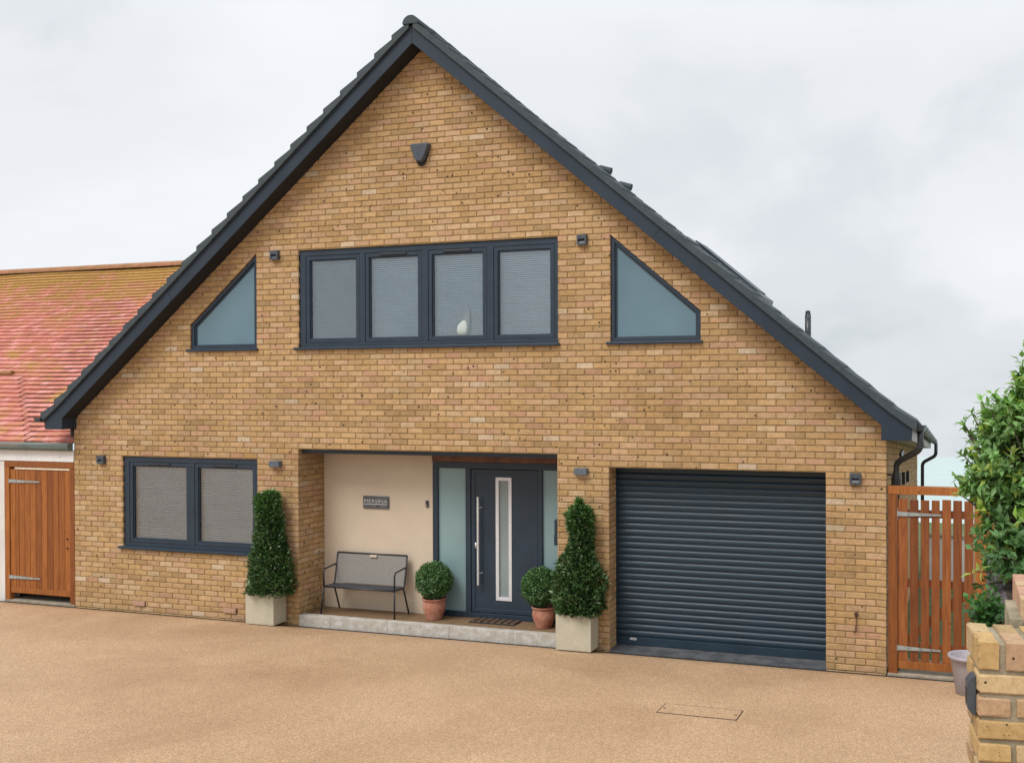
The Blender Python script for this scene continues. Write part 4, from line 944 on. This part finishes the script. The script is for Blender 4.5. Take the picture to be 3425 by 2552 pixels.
def cone_tree(label, cx, prof, seed, nl, ymax=-0.02, lean=None, cy=-0.165):
    """prof: list of (z, radius, xshift)"""
    t = thing('bay_tree', label, 'tree', (0, 0, 0))
    zs = np.array([p[0] for p in prof]); rs = np.array([p[1] for p in prof]); xs = np.array([p[2] for p in prof])
    wgt = np.interp(np.linspace(zs[0], zs[-1], 200), zs, rs) + 0.02; cdf = np.cumsum(wgt); cdf /= cdf[-1]
    z = np.interp(nr.rand(nl), cdf, np.linspace(zs[0], zs[-1], 200)); r0 = np.interp(z, zs, rs); x0 = np.interp(z, zs, xs)
    th = nr.rand(nl) * 2 * np.pi; lump = 1 + 0.10 * np.sin(3 * th + z * 9) + 0.09 * np.sin(5 * th - z * 14 + 1) + 0.05 * np.sin(9 * th + z * 31)
    rr = np.maximum(r0 - np.interp(z, [.6, 1.1, 1.6], [.015, .045, .03 if cx < 5 else .036]), .01) * lump * (1 - 0.45 * nr.rand(nl) ** 2.4) + nr.normal(0, .008, nl)
    P_ = np.stack([cx + x0 + rr * np.cos(th), cy + rr * np.sin(th) * 0.72, z], 1)
    keep = P_[:, 1] < ymax - 0.03; P_ = P_[keep]; th = th[keep]; n = len(P_)
    out = np.stack([np.cos(th), np.sin(th), np.full(n, 0.35)], 1)
    D = out + unit(n) * 0.8 + np.array([0, 0, .35]); D[:, 1] = np.where((P_[:, 1] > ymax - .07) & (D[:, 1] > 0), -D[:, 1], D[:, 1])
    Nv = unit(n) * .7 + np.array([0, 0, 1.0]) + out * .4
    inner = np.clip(1 - rr[keep] / np.maximum(r0[keep], .01), 0, 1)
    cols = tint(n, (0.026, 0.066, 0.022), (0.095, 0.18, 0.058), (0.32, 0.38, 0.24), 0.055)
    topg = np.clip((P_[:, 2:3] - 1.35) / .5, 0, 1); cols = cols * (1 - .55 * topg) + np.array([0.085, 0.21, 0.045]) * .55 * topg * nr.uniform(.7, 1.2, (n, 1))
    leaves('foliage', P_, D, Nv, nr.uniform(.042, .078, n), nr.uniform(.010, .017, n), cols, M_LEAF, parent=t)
    k_ = 90; zz = nr.uniform(zs[0] + .05, zs[-1], k_); tt = nr.rand(k_) * 6.283; rq = np.interp(zz, zs, rs) - .03
    Q = np.stack([cx + np.interp(zz, zs, xs) + rq * np.cos(tt), cy - np.abs(rq * np.sin(tt)) * .7, zz], 1); ax = np.stack([np.cos(tt), -np.abs(np.sin(tt)), np.full(k_, .9)], 1)
    rosettes('shoots', Q, ax, 5, .055, .010, np.array([.085, .17, .05]) * nr.uniform(.6, 1.5, (k_, 1)), M_LEAF, t, .55, kind='stuff')
    tr = MB(); tr.tube([(cx, cy, zs[0] - 0.10), (cx + .01, cy, (zs[0] + zs[-1]) / 2), (cx + xs[-2], cy, zs[-1] - .1)], [0.022, 0.014, 0.005], 8)
    for i in range(46):
        zz = rnd.uniform(zs[0], zs[-1] - .08); a = rnd.uniform(0, 6.28); rr_ = float(np.interp(zz, zs, rs)) * .8; dy = math.sin(a) * rr_ * .65
        tr.tube([(cx, cy, zz - .03), (cx + math.cos(a) * rr_ + float(np.interp(zz, zs, xs)), min(cy + dy, ymax - .03), zz + .06)], [.005, .002], 5)
    obj('trunk', tr.mesh(), M_BARK, parent=t)
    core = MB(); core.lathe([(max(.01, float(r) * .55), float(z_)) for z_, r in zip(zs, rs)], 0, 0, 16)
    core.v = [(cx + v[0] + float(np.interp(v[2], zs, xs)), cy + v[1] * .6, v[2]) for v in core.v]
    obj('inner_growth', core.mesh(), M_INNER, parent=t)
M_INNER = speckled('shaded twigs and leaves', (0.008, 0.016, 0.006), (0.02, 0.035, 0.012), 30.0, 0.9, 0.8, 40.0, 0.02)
cone_tree('tall slim bay cone in the planter left of the porch', 3.60, [(0.43, .33, 0), (0.60, .345, .01), (0.72, .325, 0), (0.95, .285, -.01), (1.15, .25, .0), (1.4, .205, -.03), (1.6, .19, -.04), (1.74, .185, -.03), (1.80, .13, -.02), (1.835, .03, -.02)], 1, 7600)
cone_tree('bottle shaped bay tree with narrow waist in the planter by the garage', 8.07, [(0.45, .27, .01), (0.6, .31, 0), (0.80, .335, 0), (0.97, .32, .0), (1.10, .25, 0.0), (1.22, .185, .02), (1.38, .165, .03), (1.55, .185, .01), (1.68, .18, .02), (1.76, .125, .01), (1.81, .05, .01), (1.86, .012, .0)], 2, 7600)

def pot(cx, cy, k, label):
    t = thing('flower_pot', label, 'flower pot', (0, 0, 0), group='terracotta pots in the porch')
    prof = [(0.100, 0.134), (0.108, 0.145), (0.112, 0.165), (0.125, 0.20), (0.150, 0.27), (0.157, 0.315), (0.150, 0.36), (0.140, 0.385), (0.141, 0.392), (0.158, 0.394), (0.166, 0.402), (0.167, 0.412), (0.160, 0.420), (0.146, 0.420), (0.138, 0.40), (0.134, 0.36), (0.02, 0.355)]
    obj('body', MB().lathe([(r * k, 0.134 + (z - 0.134) * k) for r, z in prof], cx, cy, 36, 0.006).mesh(), M_TERRA, parent=t, smooth=True)
    obj('soil', MB().tube([(cx, cy, .134 + .22 * k), (cx, cy, .134 + .24 * k)], 0.133 * k, 24).mesh(), M_SOIL, parent=t)
pot(5.795, 0.355, 1.0, 'terracotta pot holding the left clipped ball, beside the cream wall')
pot(7.385, 0.35, 0.97, 'terracotta pot holding the right clipped ball, in front of the door frame')
def ball(cx, cy, cz, r, label, n=9000):
    t = thing('box_ball', label, 'shrub', (0, 0, 0), group='clipped box balls in the porch')
    U = unit(n); lump = 1 + .05 * np.sin(U[:, 0] * 9 + U[:, 2] * 7) + .04 * np.sin(U[:, 1] * 13 - U[:, 2] * 11 + 2)
    rr = r * lump * (1 - .28 * nr.rand(n) ** 2); P_ = np.array([cx, cy, cz]) + U * rr[:, None]
    lowm = P_[:, 2] < cz - r * .55; P_[lowm, :2] = np.array([cx, cy]) + (P_[lowm, :2] - np.array([cx, cy])) * .9
    keep = P_[:, 1] < YB - .035; P_ = P_[keep]; U = U[keep]; n = len(P_)
    D = U + unit(n) * .9; D[:, 1] = np.where((P_[:, 1] > YB - .07) & (D[:, 1] > 0), -D[:, 1], D[:, 1])
    cols = tint(n, (0.030, 0.075, 0.022), (0.09, 0.195, 0.055), (0.16, 0.27, 0.11), .12)
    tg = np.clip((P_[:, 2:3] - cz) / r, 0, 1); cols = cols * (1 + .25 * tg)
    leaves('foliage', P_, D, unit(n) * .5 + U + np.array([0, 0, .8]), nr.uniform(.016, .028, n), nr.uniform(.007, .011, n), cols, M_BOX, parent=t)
    m_ = MB(); m_.tube([(cx, cy, .33), (cx, cy, cz)], [.012, .008], 8)
    for i in range(30):
        u = unit(1)[0]; m_.tube([(cx, cy, cz - .1), (cx + u[0] * r * .75, cy + u[1] * r * .65, cz + u[2] * r * .75)], [.004, .002], 4)
    obj('stem', m_.mesh(), M_BARK, parent=t)
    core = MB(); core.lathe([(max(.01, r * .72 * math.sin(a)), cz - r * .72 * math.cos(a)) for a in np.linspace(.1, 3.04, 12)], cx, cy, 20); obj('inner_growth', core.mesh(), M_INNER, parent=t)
ball(5.805, 0.33, 0.652, .238, 'clipped box ball left of the door, in front of the side light')
ball(7.345, 0.33, 0.660, .238, 'clipped box ball right of the door, half behind the bottle shaped bay tree')

# doormat
t = thing('doormat', 'dark ridged doormat on the porch step before the door', 'doormat', (6.66, 0.41, 0.136))
obj('base', MB().box(-0.33, 0.33, -0.115, 0.13, 0, 0.012).mesh(), M_BLACK, parent=t, bevel=0.004)
M_COIR = speckled('brown coir', (0.06, 0.035, 0.022), (0.13, 0.075, 0.045), 60.0, 0.95, 0.8, 200.0, 0.006)
for i in range(7):
    x = -0.29 + i * 0.0965; obj('bristle_strip', MB().add([(x - .035, -0.10, .012), (x + .035, -0.10, .012), (x + .035, .115, .012), (x - .035, .115, .012), (x - .03, -0.095, .024), (x + .03, -0.095, .024), (x + .03, .11, .024), (x - .03, .11, .024)],
        [(4, 5, 6, 7), (0, 1, 5, 4), (1, 2, 6, 5), (2, 3, 7, 6), (3, 0, 4, 7)]).mesh(), M_COIR, parent=t)

# ------------------------------------------------------------------ bench
t = thing('bench', 'slim dark metal bench with grey mesh back against the cream wall', 'bench', (0, 0, 0))
BX0, BX1 = 4.20, 5.30; fz = 0.134; r = 0.0115
yf_, yr_ = 0.17, 0.40
for x, s in ((BX0, -1), (BX1, 1)):
    # front leg and arm: one bent tube each side
    foot = (x + s * (0.05 if s < 0 else 0.0), yf_, fz)
    obj('arm', MB().tube(fillet([(x, yf_, 0.52), (x + s * .004, yf_, 0.745), (x + s * .0, yr_ + 0.05, 0.775)], 0.045, 6), r, 10).mesh(), M_DARK, parent=t, smooth=True)
    obj('leg', MB().tube([foot, (x, yf_, 0.52)], r, 10).mesh(), M_DARK, parent=t, smooth=True)
    obj('leg', MB().tube(fillet([(x, yr_ - 0.08, 0.505), (x, yr_, 0.50), (x + s * .0, 0.535, fz)], 0.05, 6), r, 10).mesh(), M_DARK, parent=t, smooth=True)
    obj('seat_rail', MB().tube([(x, yf_ - 0.012, 0.512), (x, yr_ + .01, 0.50)], r, 10).mesh(), M_DARK, parent=t, smooth=True)
    obj('back_post', MB().tube(fillet([(x, yr_ - 0.03, 0.505), (x, yr_ + 0.02, 0.52), (x + 0.0, yr_ + 0.10, 0.93)], 0.05, 5), r, 10).mesh(), M_DARK, parent=t, smooth=True)
    obj('foot_cap', MB().tube([(foot[0], foot[1], fz), (foot[0], foot[1], fz + .018)], r + .003, 10).mesh(), M_BLACK, parent=t)
obj('top_rail', MB().tube([(BX0, yr_ + .10, .93), (BX1, yr_ + .10, .93)], r, 10).mesh(), M_DARK, parent=t, smooth=True)
obj('front_rail', MB().tube([(BX0, yf_ - .012, .512), (BX1, yf_ - .012, .512)], r * 1.1, 10).mesh(), M_DARK, parent=t, smooth=True)
obj('rear_rail', MB().tube([(BX0, yr_ + .005, .505), (BX1, yr_ + .005, .505)], r, 10).mesh(), M_DARK, parent=t, smooth=True)
obj('seat', MB().box(BX0 + .012, BX1 - .012, yf_ - .01, yr_ + .005, .514, .518).mesh(), M_SEAT, parent=t)
m_ = MB(); m_.add([(BX0 + .012, yr_ + .02, .525), (BX1 - .012, yr_ + .02, .525), (BX1 - .012, yr_ + .098, .925), (BX0 + .012, yr_ + .098, .925)], [(0, 1, 2, 3)])
o = obj('back_mesh', m_.mesh(), M_BACKM, parent=t); o.modifiers.new('s', 'SOLIDIFY').thickness = .003
obj('tag', MB().box(4.73, 4.84, yr_ + .065, yr_ + .087, .885, .92).mesh(), M_CREAM, parent=t, bevel=.008)

# ------------------------------------------------------------------ right foreground: brick pier, raised bed, plants
PC = Vector((12.456, -7.93, 0)); an = R_(7.0); U_ = Vector((math.cos(an), math.sin(an), 0)); V_ = Vector((-math.sin(an), math.cos(an), 0)); PT = 2.375
pw = thing('brick_wall', 'yellow brick boundary wall end with bricks on edge on top, right foreground', 'wall')
def pbox(mb, u0, u1, v0, v1, z0, z1, col=None):
    """rough brick box in the wall's own axes with softened edges"""
    e = 0.0045; J = lambda: rnd.uniform(-.0020, .0020)
    def pt(u, v, z): q = PC + U_ * u + V_ * v; return (q.x, q.y, z)
    rings = []
    for (z, d) in ((z0, e), (z0 + e, 0), (z1 - e, 0), (z1, e)):
        ring_ = []
        for (ua, va) in ((u0 + d, v0 + d), ((u0 + u1) / 2, v0 + d), (u1 - d, v0 + d), (u1 - d, (v0 + v1) / 2), (u1 - d, v1 - d), (u0 + d, v1 - d), (u0 + d, (v0 + v1) / 2)):
            ring_.append(pt(ua + J(), va + J(), z + J()))
        rings.append(ring_)
    vs = [p for r_ in rings for p in r_]; n = 7; fs = [tuple(range(n))[::-1], tuple(3 * n + i for i in range(n))]
    for k in range(3):
        for i in range(n): fs.append((k * n + i, k * n + (i + 1) % n, (k + 1) * n + (i + 1) % n, (k + 1) * n + i))
    return mb.add(vs, fs, col)
PPAL = [(0.46, 0.31, 0.14), (0.43, 0.285, 0.125), (0.41, 0.275, 0.155), (0.50, 0.365, 0.20), (0.44, 0.29, 0.175), (0.34, 0.235, 0.12)]
def pbrick(u0, u1, v0, v1, z0, z1):
    c = rnd.choice(PPAL); k = rnd.uniform(.9, 1.12); o = obj('brick', pbox(MB(), u0, u1, v0, v1, z0, z1).mesh('brick'), M_PBRICK, parent=pw, smooth=False); o.color = (c[0] * k, c[1] * k, c[2] * k, 1)
M_PBRICK = brick_mat('weathered stock brick near', 'obj', 3.2)
TH = 0.262; LU = 1.0
core = MB()
pz0 = 0.3
def pt3(u, v, z): q = PC + U_ * u + V_ * v; return (q.x, q.y, z)
core.add([pt3(.010, .010, pz0), pt3(LU, .010, pz0), pt3(LU, TH - .01, pz0), pt3(.010, TH - .01, pz0), pt3(.010, .010, PT - .010), pt3(LU, .010, PT - .010), pt3(LU, TH - .01, PT - .010), pt3(.010, TH - .01, PT - .010)],
         [(0, 3, 2, 1), (4, 5, 6, 7), (0, 1, 5, 4), (1, 2, 6, 5), (2, 3, 7, 6), (3, 0, 4, 7)])
obj('mortar_core', core.mesh(), M_PMORTAR, parent=pw)
u = 0.0
while u < LU - .05:       # bricks on edge along the top
    w = 0.064 + rnd.uniform(-.002, .002)
    pbrick(u, u + w, 0.0, TH * .49, PT - 0.093, PT + rnd.uniform(-.002, .002)); pbrick(u, u + w, TH * .53, TH, PT - 0.093, PT + rnd.uniform(-.003, .001)); u += 0.087
z = PT - 0.093 - 0.017; k = 0
while z > 0.35:
    z0 = z - 0.0585
    if k % 2 == 0:
        u = 0.0
        while u < LU - .1: pbrick(u, u + .213, 0, .1025, z0, z); pbrick(u, u + .213, TH - .1025, TH, z0, z); u += .231
    else:
        pbrick(0, .100, 0, TH * .8, z0, z); u = .119
        while u < LU - .1: pbrick(u, u + .213 if u > .2 else u + .213, 0, .1025, z0, z); u += .231
    z = z0 - 0.0165; k += 1
# low stub of a second wall behind, one brick higher
for i in range(6):
    y0 = -7.60 + i * 0.083; c_ = (0.48, 0.29, 0.20) if i % 3 else (0.50, 0.36, 0.22)
    m_ = MB(); m_.box(12.606, 12.82, y0, y0 + 0.066, PT - 0.02, PT + 0.085 + rnd.uniform(-.002, .002)); o = obj('brick', m_.mesh('brick'), M_PBRICK, parent=pw, bevel=.004); o.color = (*c_, 1)
rc_ = MB(); rc_.box(12.612, 12.815, -7.59, -7.11, 1.2, PT + 0.07); rc_.box(12.568, 12.611, -7.63, -7.30, 1.2, PT + .015)
obj('return_wall', rc_.mesh(), M_PMORTAR, parent=pw)
# dark box on the side of the pier
t = thing('post_box', 'slate grey chamfered box fixed to the side of the brick boundary wall', 'box')
zc, vc = 2.185, 0.065
bxs = [(-.066, 0), (.066, 0), (.066, .010), (.042, .027), (-.042, .027), (-.066, .010)]   # (dz, out)
m_ = MB(); vs = []
for vv in (vc - .028, vc + .028):
    for dz, ou in bxs: vs.append(pt3(-.002 - ou, vv, zc + dz))
m_.add(vs, [(0, 1, 2, 3, 4, 5), (11, 10, 9, 8, 7, 6)] + [(i, 6 + i, 6 + (i + 1) % 6, (i + 1) % 6) for i in range(6)]); obj('casing', m_.mesh(), M_LIGHTG, parent=t, bevel=.002)
m_ = MB(); m_.add([pt3(-.0295, vc - .018, zc - .03), pt3(-.0295, vc + .018, zc - .03), pt3(-.0295, vc + .018, zc + .02), pt3(-.0295, vc - .018, zc + .02)], [(0, 1, 2, 3)]); obj('slot', m_.mesh(), M_BLACK, parent=t)
# raised bed behind, of dark stone
bed = thing('raised_bed', 'dark stone raised bed behind the boundary wall', 'raised bed')
st = MB(); st.box(12.66, 16.0, -7.05, -3.4, 0.1, 2.0); obj('bed_wall', st.mesh(), M_STONE, parent=bed)
for k in range(5):
    for i in range(11):
        y = -7.05 + i * .31 + (k % 2) * .15; z = 1.12 + k * .175
        m_ = MB(); m_.box(12.625 + rnd.uniform(-.01, .01), 12.68, y + .008, y + .30, z + .006, z + .168); obj('stone', m_.mesh(), M_STONE, parent=bed, bevel=.015)
obj('soil', MB().add([(12.68, -7.0, 2.005), (16, -7.0, 2.005), (16, -3.45, 2.005), (12.68, -3.45, 2.005)], [(0, 1, 2, 3)]).mesh(), M_SOIL, parent=bed)

def ell(n, c, r, shell=.35):
    U = unit(n); return np.array(c) + U * np.array(r) * (1 - shell * nr.rand(n, 1)), U
t = thing('shrub', 'tall loose green leafy shrub at the right edge, overhanging the picket gate', 'shrub')
parts = [((12.98, -5.0, 2.68), (.46, .5, .44), 330), ((12.64, -5.0, 2.72), (.20, .25, .28), 130), ((12.68, -5.0, 2.98), (.17, .2, .18), 80), ((13.02, -5.0, 3.08), (.33, .3, .30), 200),
         ((12.70, -5.0, 2.36), (.19, .3, .30), 150), ((12.88, -5.0, 2.18), (.32, .35, .32), 170), ((12.57, -4.95, 2.62), (.15, .2, .13), 50), ((12.93, -5.0, 3.25), (.17, .3, .24), 150), ((12.86, -5.0, 3.05), (.2, .25, .2), 110)]
Cs = []; As = []
for c, r_, n_ in parts:
    a, b = ell(n_, c, r_, .6); Cs.append(a); As.append(b)
tips = [(12.395, -5, 2.66), (12.45, -4.9, 2.61), (12.44, -5, 2.80), (12.47, -5.1, 2.72), (12.44, -5, 3.00), (12.50, -5, 3.04), (12.55, -5, 3.12), (12.62, -5, 3.16), (12.60, -5.1, 3.08), (12.70, -5, 3.06), (12.47, -5, 2.92), (12.42, -5, 2.56), (12.83, -5, 3.27), (12.78, -5.0, 3.36), (12.80, -5, 3.44), (12.745, -5, 3.27), (12.72, -5, 3.17), (12.66, -5, 3.10), (12.52, -5.2, 2.25), (12.50, -5.2, 2.12), (12.53, -5.1, 2.02)]
Cs.append(np.array(tips)); ax_ = np.array(tips) - np.array([13.0, -5, 2.6]); As.append(ax_ / np.linalg.norm(ax_, axis=1, keepdims=True))
tw = []                      # loose shoots standing clear of the mass
for q in tips:
    for k_ in range(3): w_ = .10 + .22 * nr.rand(); tw.append(np.array(q) * (1 - w_) + np.array([12.95, -5, 2.6]) * w_ + nr.normal(0, .03, 3))
Cs.append(np.array(tw)); As.append(np.tile([[-.4, -.1, .8]], (len(tw), 1)))
C_ = np.concatenate(Cs); A_ = np.concatenate(As) + np.array([0, 0, .5]); A_ /= np.linalg.norm(A_, axis=1, keepdims=True); n_ = len(C_)
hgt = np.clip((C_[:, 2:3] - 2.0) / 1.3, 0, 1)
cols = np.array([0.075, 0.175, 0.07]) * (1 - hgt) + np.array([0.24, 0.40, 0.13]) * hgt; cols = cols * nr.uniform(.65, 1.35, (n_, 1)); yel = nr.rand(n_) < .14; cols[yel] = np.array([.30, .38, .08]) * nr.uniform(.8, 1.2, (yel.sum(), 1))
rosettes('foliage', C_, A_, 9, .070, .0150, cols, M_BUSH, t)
sm = MB()
for c in list(C_[::6]) + [np.array(q) for q in tips]:
    b0 = Vector((13.0 + rnd.uniform(-.1, .1), -5.0, 1.86)); c = Vector(c); mid = b0.lerp(c, .5) + Vector((0, 0, .12)); sm.tube(fillet([b0, mid, c], .2, 3), [.012, .010, .009, .008, .006, .004][:len(fillet([b0, mid, c], .2, 3))], 5)
obj('stems', sm.mesh(), M_BARK, parent=t)
t = thing('shrub', 'small dark green shrub just behind the brick boundary wall', 'shrub')
a, b = ell(90, (12.535, -6.25, 2.115), (.095, .12, .075), .7)
cols = np.array([0.05, .13, .035]) * nr.uniform(.6, 1.5, (90, 1)); A_ = b + np.array([0, 0, .8])
rosettes('foliage', a, A_, 8, .05, .0115, cols, M_BUSH, t, .8)
m_ = MB()
for c in a[::3]: m_.tube([(12.66, -6.2, 2.0), tuple(c)], [.006, .003], 5)
obj('stems', m_.mesh(), M_BARK, parent=t)
t = thing('shrub', 'yellow green sprigs poking in at the right edge above the boundary wall', 'shrub')
a, b = ell(30, (12.80, -6.6, 2.50), (.13, .2, .33), .6)
cols = np.array([0.20, .34, .05]) * nr.uniform(.7, 1.3, (30, 1)); A_ = b + np.array([-.5, 0, .6])
rosettes('foliage', a, A_, 7, .07, .013, cols, M_BUSH, t, .8)
m_ = MB()
for c in a[::2]: m_.tube([(12.95, -6.5, 1.9), tuple(c)], [.006, .003], 5)
obj('stems', m_.mesh(), M_BARK, parent=t)
# plastic pot by the gate
t = thing('plant_pot', 'mauve grey plastic plant pot behind the boundary wall by the picket gate', 'plant pot')
gzp = gz(-.7)
prof = [(0.10, gzp), (0.115, gzp + .01), (0.155, gzp + .27), (0.158, gzp + .275), (0.172, gzp + .36), (0.19, gzp + .365), (0.198, gzp + .38), (0.196, gzp + .40), (0.18, gzp + .405), (0.165, gzp + .39), (0.15, gzp + .28), (0.02, gzp + .27)]
obj('body', MB().lathe(prof, 12.54, -0.68, 36).mesh(), M_PPOT, parent=t, smooth=True)
obj('soil', MB().tube([(12.54, -.68, gzp + .30), (12.54, -.68, gzp + .32)], .158, 24).mesh(), M_SOIL, parent=t)
